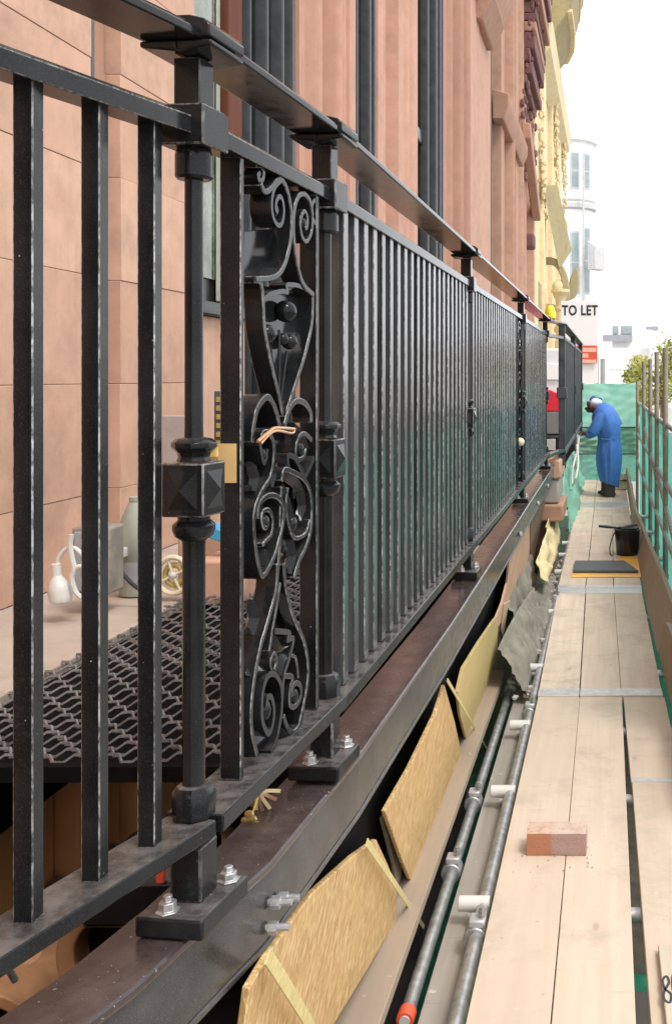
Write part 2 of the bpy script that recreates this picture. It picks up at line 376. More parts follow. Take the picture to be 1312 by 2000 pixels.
def brick_mat():
    m, t, b = newmat('two tone brick'); v = coords(t)
    tc = t.nodes.new('ShaderNodeTexCoord'); sx = t.nodes.new('ShaderNodeSeparateXYZ'); t.links.new(tc.outputs['Object'], sx.inputs[0])
    n1 = noise(t, v, 160, 3)
    ad = t.nodes.new('ShaderNodeMath'); ad.operation = 'MULTIPLY_ADD'; ad.inputs[1].default_value = .012; t.links.new(noise(t, v, 45, 4), ad.inputs[0]); t.links.new(sx.outputs[0], ad.inputs[2])
    st = ramp(t, ad.outputs[0], [(.092, 0), (.097, 1)])
    a = mixc(t, n1, (.30, .125, .065), (.44, .205, .115)); c2 = mixc(t, n1, (.22, .14, .12), (.46, .31, .27))
    c = mixc(t, st, a, c2)
    geo = t.nodes.new('ShaderNodeNewGeometry'); s2 = t.nodes.new('ShaderNodeSeparateXYZ'); t.links.new(geo.outputs['Normal'], s2.inputs[0])
    c = mixc(t, mul(t, ramp(t, s2.outputs[2], [(.6, 0), (.95, 1)]), ramp(t, noise(t, v, 30, 5), [(.3, .45), (.6, .8)])), c, (.60, .46, .37))   # mortar dust on the top
    c = mixc(t, mul(t, ramp(t, noise(t, v, 90, 3), [(.62, 0), (.7, 1)]), .6), c, (.16, .09, .07))
    t.links.new(c, b.inputs['Base Color']); b.inputs['Roughness'].default_value = .9
    bump(t, b, mixc(t, .5, n1, noise(t, v, 40, 4)), .8, .002); return m
M['brick'] = brick_mat()

# ------------------------------------------------------------------ setting
sky_ground = MB().box((-400, -60, -1.1), (400, 900, -.9)).obj('ground', M['paving']); tag(sky_ground, kind='structure')
rd = MB().box((6, -60, -.9), (15, 900, -.896)).obj('road', M['tarmac']); tag(rd, kind='structure')

# ------------------------------------------------------------------ sandstone building
XF = -2.0
bl = thing('sandstone_building', 'red sandstone frontage with tall pilasters and black window frames behind the iron railing', 'building', (XF, 5, -.9))
MB().box((-4.2, 1.9, .905), (XF-.35, 26.65, 14)).obj('wall', M['stone_brown'], bl)
MB().box((-4.2, -25, .905), (XF, 1.898, 14)).obj('wall', M['stone'], bl)
MB().box((-4.2, -25, -.9), (XF-.02, 26.6, .80)).obj('basement_wall', M['terra'], bl)
# ashlar blocks seen through the near bars
zj = [.93, 1.245, 1.67, 2.09, 2.51, 2.93, 3.35, 3.8, 4.3]
for (ya, yb, dx) in ((1.9, 2.95, 0), (2.955, 3.955, 0), (3.985, 4.165, -.05), (4.17, 4.905, .012)):
    for za, zb in zip(zj, zj[1:]):
        jx = random.uniform(-.003, .003)
        MB().box((XF-.34, ya+.0008, za+.0008), (XF+dx+jx, yb-.0008, zb-.0008)).obj('stone_block', M['stone_brown' if dx < -.01 else 'stone'], bl, .0022)
MB().box((XF-.34, 1.9, .905), (XF+.012, 4.905, .928)).obj('plinth', M['grey_stone'], bl, .003)
MB().box((XF-.05, 3.957, .93), (XF-.0, 3.983, 4.3)).obj('shadow_gap', M['slab'], bl, .003)  # dark strip stands in for the shadow gap beside the set-back course
# first window with sill
win = MB().box((XF-.2, 4.91, 2.07), (XF-.06, 5.6, 14)).obj('window', M['frame'], bl)
MB().box((XF-.059, 4.93, 2.2), (XF-.045, 5.31, 13.9)).obj('pane', M['glass'], win)
MB().box((XF-.044, 5.315, 2.09), (XF-.035, 5.36, 14)).obj('mullion', M['jug'], win, .006)
MB().box((XF-.059, 5.375, 2.07), (XF+.0, 5.585, 14)).obj('jamb', M['timber_red'], win, .01)
MB().box((XF-.14, 4.91, 2.0), (XF+.05, 5.585, 2.068)).obj('sill', M['frame'], win, .008)
MB().box((XF-.34, 4.91, .93), (XF+.012, 5.585, 1.998)).obj('stone_block', M['stone'], bl, .003)

def vprofile(pts, z0, z1, back):                        # pts: (Y, X) along the wall, extruded upwards
    a = [(x, y, z0) for y, x in pts]
    poly = a+[(back, pts[-1][0], z0), (back, pts[0][0], z0)]
    return MB().prism(poly, (0, 0, z1-z0))
def fluted(y0, y1, n, out, amp, seed=0):
    rr = random.Random(seed); pts = []; W = y1-y0
    pts.append((y0, out-.06))
    cuts = sorted(rr.uniform(.08, .92) for _ in range(n)); cuts = [i/(n) + rr.uniform(-.25, .25)/n for i in range(1, n)]
    lv = 0; pts.append((y0+.01, out)); cur = out
    for c in cuts:
        y = y0+W*c; nx = out+rr.choice((-1, 0, .6))*amp
        pts += [(y, cur), (y+.012*W, nx)]
        if rr.random() < .5:                            # a round bead
            for q in range(1, 6): pts.append((y+.012*W+W*.05*q/6, nx+amp*.5*math.sin(math.pi*q/6)))
        cur = nx
    pts += [(y1-.01, cur), (y1, out-.06)]
    return pts
def pilaster(y0, y1, n, out, amp, mat, seed, z0=.93, z1=13.9):
    return vprofile(fluted(y0, y1, n, out, amp, seed), z0, z1, XF-.345).obj('pilaster', mat, bl, 0, 50)
def window_bay(y0, y1, cols, z0=.93, dep=.16):
    wf = MB().box((XF-.33, y0, z0), (XF-dep-.02, y1, 13.9)).obj('window', M['frame'], bl)
    MB().box((XF-dep-.018, y0+.03, z0+.5), (XF-dep-.01, y1-.03, 13.8)).obj('pane', M['glass'], wf)
    for c, r_, x_ in cols:
        MB().tube([(x_, c, z0+.02), (x_, c, 13.8)], r_, 12).obj('mullion', M['frame'], wf)
    return wf
window_bay(5.59, 6.50, [(5.68, .055, XF-.04), (5.86, .07, XF-.02), (6.06, .075, XF), (6.27, .07, XF), (6.42, .05, XF-.02)])
pilaster(6.50, 7.89, 9, XF+.03, .085, M['stone_pink'], 3)
w3 = window_bay(7.89, 8.75, [(8.08, .07, XF-.05), (8.36, .085, XF-.03), (8.62, .06, XF-.03)], dep=.2)
MB().box((XF-.15, 7.92, 3.75), (XF-.02, 8.1, 4.2)).obj('bracket', M['frame'], w3, .01)
pilaster(8.75, 10.47, 8, XF+.02, .085, M['stone_pink'], 9)
w5 = window_bay(10.47, 12.1, [(10.95, .09, XF-.02), (11.3, .10, XF-.0), (11.62, .09, XF), (11.9, .07, XF)], dep=.2)
MB().box((XF-.18, 10.48, 4.9), (XF-.04, 10.86, 13.8)).obj('jamb', M['timber_red'], w5, .02)
MB().box((XF-.18, 10.5, 4.15), (XF+.02, 11.0, 4.3)).obj('sill', M['frame'], w5, .02)
pilaster(12.1, 14.5, 10, XF+.03, .12, M['stone_brown'], 5)
p7 = pilaster(14.5, 17.2, 2, XF+.02, .02, M['stone_pink'], 2)
cp = MB()
cp.prism([(XF-.1, 14.4, 7.4), (XF+.12, 14.4, 7.4), (XF+.42, 14.4, 8.15), (XF+.42, 14.4, 8.6), (XF-.1, 14.4, 8.6)], (0, 3.0, 0))
cp.prism([(XF-.1, 15.2, 7.0), (XF+.1, 15.2, 7.0), (XF+.3, 15.2, 7.4), (XF-.1, 15.2, 7.4)], (0, 1.5, 0))
cp.obj('capital', M['stone_brown'], p7, .03)
MB().box((XF-.1, 14.42, 8.62), (XF+.5, 17.5, 8.75)).obj('abacus', M['stone_pink'], p7, .03)
w8 = window_bay(17.2, 18.7, [(17.7, .08, XF-.12)], dep=.22)
pilaster(18.7, 21.0, 5, XF+.02, .11, M['stone_brown'], 21)
w9 = window_bay(21.0, 21.6, [(21.3, .06, XF-.1)], dep=.25)
pilaster(21.6, 26.6, 9, XF+.02, .12, M['stone_brown'], 31)
tr = MB()                                               # string course over the lower window of the far bay, stepping out
tr.prism([(XF-.1, 18.3, 6.3), (XF+.10, 18.3, 6.3), (XF+.2, 18.3, 6.55), (XF+.2, 18.3, 6.75), (XF-.1, 18.3, 6.85)], (0, 4.2, 0))
tr.obj('string_course', M['stone_brown'], bl, .02)
tr = MB(); tr.prism([(XF+.05, 22.6, 6.95), (XF+.26, 22.6, 6.95), (XF+.26, 25.8, 5.6), (XF+.05, 25.8, 5.6)], (0, 0, .35))
tr.obj('raking_moulding', M['stone_brown'], bl, .03)
MB().box((XF-.1, 24.6, 4.8), (XF+.18, 25.2, 5.15)).obj('bracket', M['stone_dark'], bl, .05)
# purple-brown carved corbel table high at the far end
rr = random.Random(4)
cb = MB().box((XF-.2, 23.2, 8.4), (XF+.06, 26.5, 13.8)).obj('corbel', M['stone_dark'], bl, .02)
z = 8.35
while z < 13.5:
    h = rr.uniform(.16, .42); u = max(0, (z-8.3)/2.4); x = XF+.05+min(.78, .10+.30*u+rr.uniform(-.05, .07))
    MB().box((XF-.1, 23.15+rr.uniform(-.05, .12), z), (x, 26.4+rr.uniform(-.1, .15), z+h-.012)).obj('course', M['stone_dark' if rr.random() < .75 else 'stone_brown'], cb, .03)
    z += h
lf = MB()
for k in range(150):
    y = 22.7+rr.random()*3.7; z = rr.uniform(6.6, 11.6)*(1 if rr.random() < .7 else .9); x = XF+.06+max(0, (z-8.3))*.13
    a = rr.uniform(-.9, .9); s0 = rr.uniform(.03, .085)
    lf.ball((x+rr.uniform(-.03, .07), y, z), s0, 6, (.7, 1+.6*abs(a), 1.9-abs(a)))
tag(lf.obj('carved_foliage', M['stone_dark'], cb), kind='stuff')

# ------------------------------------------------------------------ cream building
cr = thing('cream_building', 'cream stucco building with swags, olive consoles and a jutting cornice past the sandstone front', 'building', (-2, 30, -.9))
MB().box((-6, 26.7, -.9), (-2.0, 42, 15.5)).obj('wall', M['cream'], cr)
for k, (ya, yb, xo) in enumerate(((26.75, 27.6, -1.93), (29.2, 30.0, -1.86), (33, 34, -1.84), (38, 39.4, -1.84))):
    MB().box((-2.1, ya, -.9), (xo, yb, 10.9)).obj('pilaster', M['cream'], cr, .03)
cpts = [(-2.0, 29.6, 0), (-1.98, 31.5, 0), (-2.06, 33.2, 0), (-2.3, 34.4, 0)]
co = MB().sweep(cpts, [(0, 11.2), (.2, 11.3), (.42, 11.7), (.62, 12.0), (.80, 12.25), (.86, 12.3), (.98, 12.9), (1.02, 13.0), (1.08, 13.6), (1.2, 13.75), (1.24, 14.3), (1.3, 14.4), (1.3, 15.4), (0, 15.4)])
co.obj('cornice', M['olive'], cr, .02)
for (o_, z_) in ((.84, 12.27), (1.03, 13.3)):
    MB().sweep(cpts, [(o_-.1, z_-.06), (o_+.07, z_-.05), (o_+.09, z_+.04), (o_-.1, z_+.06)]).obj('moulding', M['cream'], cr, .02)
MB().prism([(-2.0, 30.5, 11.6), (-1.65, 30.5, 12.2), (-1.6, 30.5, 13.8), (-2, 30.5, 13.8)], (0, 1.2, 0)).obj('modillion', M['cream'], cr, .04)
cr_sw = random.Random(8)
def swag(x, y0, z0, dy, dz, n, name='swag'):
    m = MB()
    for k in range(n*4):
        u = cr_sw.random(); wd_ = .16+.22*(1-abs(2*u-.7)); s_ = cr_sw.uniform(.03, .085)
        m.ball((x+cr_sw.uniform(-.06, .05)+s_*.5, y0+dy*u+cr_sw.uniform(-1, 1)*wd_*1.5, z0+dz*u+cr_sw.uniform(-1, 1)*.2), s_, 6, (.8, cr_sw.uniform(.8, 2), cr_sw.uniform(.8, 2)))
    return tag(m.obj(name, M['cream'], cr), kind='stuff')
swag(-1.92, 27.9, 9.2, 1.6, -2.9, 24); swag(-1.78, 33.4, 11.0, 1.4, -3.6, 26); swag(-1.78, 38.6, 11.3, 2.6, -4.6, 30)
MB().prism([(-2.0, 28.0, 10.3), (-1.62, 28.0, 10.7), (-1.55, 28.0, 11.4), (-2, 28.0, 11.4)], (0, 13, 0)).obj('moulding', M['cream'], cr, .04)
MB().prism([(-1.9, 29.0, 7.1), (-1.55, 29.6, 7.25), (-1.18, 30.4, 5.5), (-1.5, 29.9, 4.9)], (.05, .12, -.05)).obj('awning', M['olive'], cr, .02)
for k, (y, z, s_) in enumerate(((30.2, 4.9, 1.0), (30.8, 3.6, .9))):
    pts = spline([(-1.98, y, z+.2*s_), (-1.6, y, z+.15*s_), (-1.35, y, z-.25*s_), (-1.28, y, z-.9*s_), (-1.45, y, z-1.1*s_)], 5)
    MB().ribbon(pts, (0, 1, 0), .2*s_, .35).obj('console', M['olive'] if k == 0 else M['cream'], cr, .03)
    MB().ball((-1.5, y-.1, z-.55*s_), .2*s_, 10, (1, .5, 1)).obj('scroll_boss', M['cream'], cr)
MB().prism(spline([(-1.28, 30.6, 3.95), (-1.02, 30.6, 4.1), (-.92, 30.6, 4.5), (-.98, 30.6, 4.95), (-1.16, 30.6, 4.7), (-1.24, 30.6, 4.35), (-1.28, 30.6, 3.95)], 4)[:-1], (0, .16, 0)).obj('carved_leaf', M['olive'], cr, .03)
MB().lathe((-1.42, 29.5), [(.16, -.9), (.16, 2.7), (.13, 2.75), (.12, 3.6), (.16, 3.62), (.16, 3.68), (.13, 3.7), (.15, 3.9), (.24, 4.1), (.27, 4.12), (.27, 4.2), (.1, 4.22)], 24).obj('column', M['cream'], cr)
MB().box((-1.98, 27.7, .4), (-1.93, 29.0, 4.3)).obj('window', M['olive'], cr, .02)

# ------------------------------------------------------------------ white buildings far up the street
wb = thing('corner_building', 'tall white stuccoed corner building with rounded bay beyond the cream facade', 'building', (-2, 60, -.9))
MB().lathe((-2.45, 62), [(1.5, -.9), (1.5, 12.1), (1.62, 12.2), (1.62, 12.5), (1.5, 12.55), (1.5, 15.6), (1.7, 15.7), (1.75, 16.1), (1.45, 16.3), (1.2, 16.9), (.6, 17.2)], 28).obj('round_bay', M['white_wall'], wb)
MB().box((-9, 61, -.9), (-2.3, 70, 15.5)).obj('wall', M['white_wall'], wb)
for z in (5.4, 11.6): MB().lathe((-2.45, 62), [(1.51, z), (1.66, z+.1), (1.66, z+.35), (1.51, z+.5)], 28).obj('cornice_ring', M['shade_grey'], wb)
for k, (a, z0, z1) in enumerate(((-75, 6.6, 10.3), (-45, 6.6, 10.6), (-75, 12.8, 15), (-45, 12.8, 15), (-70, 1.5, 4.6), (-42, 1.5, 4.6))):
    c = Vector((-2.45+1.5*math.cos(R(a)), 62+1.5*math.sin(R(a)), 0)); t_ = R(a)
    wn = MB().box((c.x-.03, c.y-.28, z0), (c.x+.03, c.y+.28, z1), t_, c).obj('window', M['shade_grey'], wb)
    MB().box((c.x-.02, c.y-.2, z0+.12), (c.x+.045, c.y+.2, (z0+z1)/2-.05), t_, c).obj('pane', M['glass_far'], wn)
    MB().box((c.x-.02, c.y-.2, (z0+z1)/2+.05), (c.x+.045, c.y+.2, z1-.12), t_, c).obj('pane', M['glass_far'], wn)
MB().tube([(-1.55, 60.2, -.9), (-1.55, 60.2, 14.6)], .07, 10).obj('drain_pipe', M['shade_grey'], wb)
MB().sweep([(-1.3, 59.6, 9.6), (-.72, 60.4, 9.6)], [(0, 0), (.55, -.35), (.55, -1.7), (0, -1.7)]).obj('oriel', M['shade_grey'], wb, .03)
ob = thing('flat_roofed_building', 'white flat roofed office block with a grey band and grey windows at the street end', 'building', (3, 90, -.9))
MB().box((-1.2, 90, -.9), (9, 104, 4.2)).obj('wall', M['pale_wall'], ob)
MB().box((-.62, 89.93, 4.75), (1.95, 90.5, 5.35)).obj('roof_band', M['grey_metal'], ob)
MB().box((.2, 90.6, 4.2), (2.6, 96, 6.25)).obj('roof_room', M['pale_wall'], ob)
for a, b in ((.25, .75), (1.0, 1.95)):
    wn = MB().box((a, 90.55, 5.4), (b, 90.62, 6.15)).obj('window', M['grey_metal'], ob)
    MB().box((a+.07, 90.5, 5.47), (b-.07, 90.56, 6.08)).obj('pane', M['glass_far'], wn)
for a in (-.1, .55, 1.2): MB().box((a, 89.95, 2.3), (a+.5, 90.02, 3.3)).obj('window', M['pale_wall'], ob)
ob2 = thing('low_white_block', 'low white block with a dark slot window beside the flat roofed office block', 'building', (6, 84, -.9))
MB().box((3.4, 84, -.9), (14, 95, 4.6)).obj('wall', M['pale_wall'], ob2)
MB().box((3.6, 85, 4.6), (5.4, 90, 5.9)).obj('roof_room', M['pale_wall'], ob2)
MB().box((3.0, 84.9, 5.55), (4.0, 85.02, 5.85)).obj('window', M['grey_metal'], ob2)
MB().box((3.6, 83.95, 3.6), (9.2, 84.0, 4.3)).obj('fascia', M['white_wall'], ob2, .03)
MB().box((4.85, 83.9, 3.75), (5.2, 83.96, 4.0)).obj('window', M['ink'], ob2)

# letting sign
sg = thing('letting_sign', 'white TO LET board on a post above the green end sheet', 'sign', (-.65, 22.0, -.9))
MB().box((-1.045, 22.0, 1.55), (-.25, 22.04, 3.32)).obj('board', M['white_sign'], sg, .004)
MB().tube([(-.262, 22.07, -.9), (-.262, 22.07, 2.1)], .025, 8).obj('post', M['car_grey'], sg)
tx = bpy.data.curves.new('lettering', 'FONT'); tx.body = 'TO LET'; tx.size = .30; tx.extrude = .003; tx.offset = .009; tx.space_character = 1.08; tx.align_x = 'LEFT'
to = bpy.data.objects.new('lettering', tx); C.objects.link(to)
dg = bpy.context.evaluated_depsgraph_get(); lm = bpy.data.meshes.new_from_object(to.evaluated_get(dg)); bpy.data.objects.remove(to); lm.materials.clear(); lm.materials.append(M['ink'])
xs = [v.co.x for v in lm.vertices]; wid = max(xs)-min(xs); x0 = min(xs)
for v in lm.vertices: v.co = Vector((-1.03+.775*(v.co.x-x0)/wid+.65, -.004-v.co.z, 3.02+.9+v.co.y*.98))
to = bpy.data.objects.new('lettering', lm); C.objects.link(to); to.parent = sg
rs = thing('red_placard', 'orange red placard with pale lines fixed under the white letting board', 'sign', (-.5, 21.9, 1.9))
MB().box((-.72, 21.93, 1.98), (-.27, 21.95, 2.36)).obj('board', M['red_paint'], rs, .003)
MB().box((-.68, 21.924, 2.22), (-.29, 21.929, 2.31)).obj('print', M['pale_red'], rs)
MB().box((-.68, 21.924, 2.10), (-.46, 21.929, 2.19)).obj('print', M['pale_red'], rs)
MB().box((-.66, 21.924, 1.985), (-.29, 21.929, 2.06)).obj('print', M['pale_red'], rs)

# vehicle glimpsed through the gap in the railings
vn = thing('parked_van', 'white van with red band and dark bumper seen through the railing gap', 'van', (-1.1, 22.5, -.9))
MB().prism([(-2.0, 22, 1.25), (-2.0, 22, 2.15), (-1.85, 22, 2.3), (-.95, 22, 2.3), (-.75, 22, 2.1), (-.72, 22, 1.25)], (0, 4, 0)).obj('body', M['car_white'], vn, .04)
MB().prism([(-2.0, 21.97, .95), (-2.0, 21.97, 1.42), (-1.3, 21.97, 1.42), (-1.1, 21.97, 1.34), (-.9, 21.97, 1.2), (-.72, 21.97, 1.1), (-.72, 21.97, .95)], (0, 4.02, 0)).obj('red_panel', M['car_red'], vn, .02)
MB().box((-2.0, 21.98, .45), (-.72, 26, .95)).obj('lower_panel', M['car_grey'], vn, .03)
MB().box((-2.02, 21.9, -.45), (-.70, 26, .44)).obj('bumper', M['black_plastic'], vn, .05)
MB().box((-1.36, 21.87, .12), (-1.16, 21.9, .36)).obj('number_plate', M['plate'], vn, .008)
MB().box((-1.36, 21.94, 1.62), (-1.0, 21.99, 1.98)).obj('rear_window', M['white_sign'], vn, .02)
for x in (-1.85, -.87):
    w_ = MB().tube([(x-.11, 22.9, -.56), (x+.11, 22.9, -.56)], .33, 20).obj('wheel', M['dark_fill'], vn, .02)
    MB().tube([(x-.115, 22.9, -.56), (x+.115, 22.9, -.56)], .19, 16).obj('rim', M['plate'], w_)

# trees
def tree(name, label, x, y, h, r, seed, nleaf):
    rr = random.Random(seed); t = thing(name, label, 'tree', (x, y, -.9), 'street trees beyond the green netting')
    mt = MB(); top = Vector((x+rr.uniform(-.2, .2), y, -.9+h*.62))
    mt.tube(spline([(x, y, -.9), (x+.05, y, -.9+h*.3), top], 4), [.11*(1-.05*k) for k in range(9)], 9)
    cen = []
    for k in range(9):
        a = rr.uniform(0, 6.28); e = top+Vector((math.cos(a)*r*rr.uniform(.4, .9), math.sin(a)*r*rr.uniform(.4, .9), rr.uniform(-.25, .45)*h*.8))
        b0 = Vector((x, y, -.9+h*rr.uniform(.25, .6))); mt.tube([b0, (b0+e)/2+Vector((0, 0, .15)), e], [.045, .03, .012], 6); cen.append(e)
    mt.obj('trunk', M['bark'], t)
    ml = MB()
    for k in range(nleaf):
        c = rr.choice(cen)+Vector((rr.gauss(0, .3), rr.gauss(0, .3), rr.gauss(0, .34)))*r*.7
        s_ = rr.uniform(.05, .1); a = Vector((rr.gauss(0, 1), rr.gauss(0, 1), rr.gauss(0, 1))).normalized(); b = a.orthogonal().normalized()
        n_ = a.cross(b); ml.add([c-a*s_, c+b*s_*.5, c+a*s_, c-b*s_*.5], [(0, 1, 2, 3)])
    ml.obj('crown', M['leaf'], t, 0, 0, fixn=False)
tree('street_tree', 'tallest yellow green street tree, at the edge beyond the netting', 1.72, 33, 4.2, .8, 1, 1500)
tree('street_tree', 'thin yellow green tree just past the end of the green sheet', .75, 38, 3.3, .5, 2, 750)
tree('street_tree', 'slim yellow green tree in the middle of those past the netting', 1.25, 42, 3.4, .55, 3, 750)
tree('street_tree', 'small pale tree nearest the street end, by the white office block', 2.3, 46, 3.6, .7, 5, 800)
pp = MB().tube([(-.3, 44, -.9), (-.3, 44, 2.45)], .11, 10).obj('street_post', M['grey_metal']); tag(pp, 'plain grey post standing above the green end sheet', 'post')

# ------------------------------------------------------------------ railing
RP = [(-1.04, -.10), (-.735, .95), (-.588, 1.45), (-.553, 1.99), (-.545, 3.9), (-.538, 6.2), (-.532, 8.45)]
def rx(y):
    for (xa, ya), (xb, yb) in zip(RP, RP[1:]):
        if y <= yb or (xb, yb) == RP[-1]: return xa+(xb-xa)*(y-ya)/(yb-ya)
def rang(y):                                            # heading of the rail at y
    for (xa, ya), (xb, yb) in zip(RP, RP[1:]):
        if y <= yb or (xb, yb) == RP[-1]: return -math.atan2(xb-xa, yb-ya)
ra = thing('iron_railing', 'long black iron railing with scrolled panel and knopped posts along the near balcony edge', 'railing', (-.578, 1.45, .935))
def rpath(z, pts=RP): return [(x, y, z) for x, y in pts]
hp = [(-.044, 0), (.044, 0), (.0455, .002), (.0455, .011), (.038, .018), (.018, .0225), (-.018, .0225), (-.038, .017), (-.046, .007)]
MB().sweep(rpath(2.162), hp).obj('handrail', M['iron_smooth'], ra, .0015)
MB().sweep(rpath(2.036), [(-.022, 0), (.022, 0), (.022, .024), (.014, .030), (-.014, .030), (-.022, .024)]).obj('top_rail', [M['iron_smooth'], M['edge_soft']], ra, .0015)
MB().sweep(rpath(1.046, RP[:3]), [(-.038, .008), (.038, .008), (.038, .031), (-.038, .031)]).obj('bottom_rail', M['iron'], ra, .0025)
MB().sweep([(RP[2][0], 1.452, 1.052), RP[3]+(1.052,)], [(-.042, .002), (.042, .002), (.042, .028), (-.042, .028)]).obj('bottom_rail', M['iron'], ra, .0025)
for a, b in zip(RP[3:], RP[4:]):
    MB().sweep([(a[0], a[1]+.002, 1.048), (b[0], b[1]-.002, 1.048)], [(-.038, 0), (.038, 0), (.038, .026), (-.038, .026)]).obj('bottom_rail', M['iron'], ra, .0025)

def post(y, first=False):
    x = rx(y); a = rang(y) if not first else R(-7); c = (x, y, 0); b = .0215
    if y > 8: a = rang(8.3)
    def bx(hx, hy, z0, z1): return MB().box((x-hx, y-hy, z0), (x+hx, y+hy, z1), a, c)
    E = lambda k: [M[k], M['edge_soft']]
    sh = MB().lathe(c, [(.0155, 1.11), (.0155, 1.46), (.0165, 1.475)], 18)
    sh.lathe(c, [(.0135, 1.60), (.0125, 1.63), (.0125, 1.98)], 18)
    p = sh.obj('post', M['iron_smooth'], ra)
    bx(.0235, .0235, .965, 1.044).obj('foot', E('iron'), p, .004)
    fp = bx(.049, .066, .9375, .966).obj('foot_plate', M['iron'], p, .004)
    MB().lathe(c, [(.029, 1.078), (.030, 1.112), (.023, 1.122), (.017, 1.124)], 8, a).obj('base_collar', M['iron'], p, .0015)
    MB().lathe(c, [(.016, 1.468), (.026, 1.475), (.0295, 1.484), (.0295, 1.490), (.022, 1.497), (.022, 1.503)], 12, a).obj('moulding', M['iron_smooth'], p)
    bo = bx(.031, .031, 1.504, 1.579).obj('boss', E('iron_smooth'), p, .0025)
    for s_ in ((1, 0), (0, -1), (-1, 0), (0, 1)):       # a raised pyramid on each face of the boss
        m3 = Matrix.Rotation(a, 3, 'Z'); n_ = m3 @ Vector((s_[0], s_[1], 0)); t_ = m3 @ Vector((-s_[1], s_[0], 0)); o_ = Vector((x, y, 1.5415))+n_*.0312
        q = [o_+t_*i*.0215+Vector((0, 0, j*.0265)) for i, j in ((-1, -1), (1, -1), (1, 1), (-1, 1))]
        MB().add(q+[o_+n_*.009], [(0, 1, 4), (1, 2, 4), (2, 3, 4), (3, 0, 4)]).obj('boss_facet', M['iron_smooth'], p, 0, 0)
    MB().lathe(c, [(.024, 1.58), (.021, 1.586), (.023, 1.592), (.0305, 1.600), (.0305, 1.606), (.024, 1.612), (.0135, 1.614)], 8, a).obj('moulding', M['iron_smooth'], p, .001)
    MB().lathe(c, [(.022, 1.978), (.0255, 1.982), (.0255, 2.012), (.023, 2.02)], 16).obj('neck_collar', M['iron'], p)
    bx(.034, .036, 2.021, 2.078).obj('rail_block', E('iron_smooth'), p, .003)
    bx(.0195, .0195, 2.079, 2.146).obj('upper_shaft', E('iron_smooth'), p, .002)
    br = MB(); m3 = Matrix.Rotation(a, 3, 'Z')
    for sx in (-1, 1):
        br.prism([m3 @ (Vector(q)-Vector(c))+Vector(c) for q in ((x, y-.044, 2.147), (x+sx*.052, y-.05, 2.152), (x+sx*.052, y-.05, 2.1605), (x, y-.05, 2.1605))], m3 @ Vector((0, .095, 0)))
    br.obj('handrail_bracket', M['iron_smooth'], p, .003)
    MB().sweep([(x+.05*math.sin(a), y-.05*math.cos(a), 2.1645), (x-.05*math.sin(a), y+.05*math.cos(a), 2.1645)], [(q*1.1, v_*1.25+(.002 if v_ > .01 else 0)) for q, v_ in hp]).obj('handrail_sleeve', M['iron_smooth'], p, .002)
    for sx, sy, h in ((-.012, -.047, .022), (.028, .045, .02)):
        q = m3 @ Vector((sx, sy, 0)); nx, ny = x+q.x, y+q.y
        MB().lathe((nx, ny), [(.0165, .966), (.0165, .9685), (.012, .969), (.012, .969+h*.5), (.0065, .9695+h*.51), (.0065, .97+h*.85)], 6).obj('nut', M['zinc'], p, .001)
    return p
for k, y in enumerate((1.45, 1.99, 3.9, 6.2, 8.43)): post(y, k == 0)
post_keep = [1.45, 1.99, 3.9, 6.2, 8.43]

# plain square bars: one mesh, copied along the rail
bar0 = None; barmesh = {}
def bar(y, half=.0116, z0=1.076, z1=2.040, m='iron'):
    x = rx(y); a = 0; key = (round(a, 3), half, m)
    if key not in barmesh:
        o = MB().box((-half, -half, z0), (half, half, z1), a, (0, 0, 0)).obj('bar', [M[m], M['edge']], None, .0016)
        barmesh[key] = o.data; mods = True
        for v in o.data.vertices: v.co.z -= .935
    else:
        o = bpy.data.objects.new('bar', barmesh[key]); C.objects.link(o)
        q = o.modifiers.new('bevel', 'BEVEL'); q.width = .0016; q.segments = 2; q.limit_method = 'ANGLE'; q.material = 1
    o.parent = ra; o.location = Vector((x, y, .935))-WL[ra]
    return o
for y in (.80, .89, .985, 1.082, 1.178, 1.274, 1.366): bar(y)
yb = 2.085
while yb < 8.3:
    if not (5.72 < yb < 6.35) and all(abs(yb-p) > .05 for p in post_keep): bar(yb, .0165, m='iron_bar')
    yb += .086

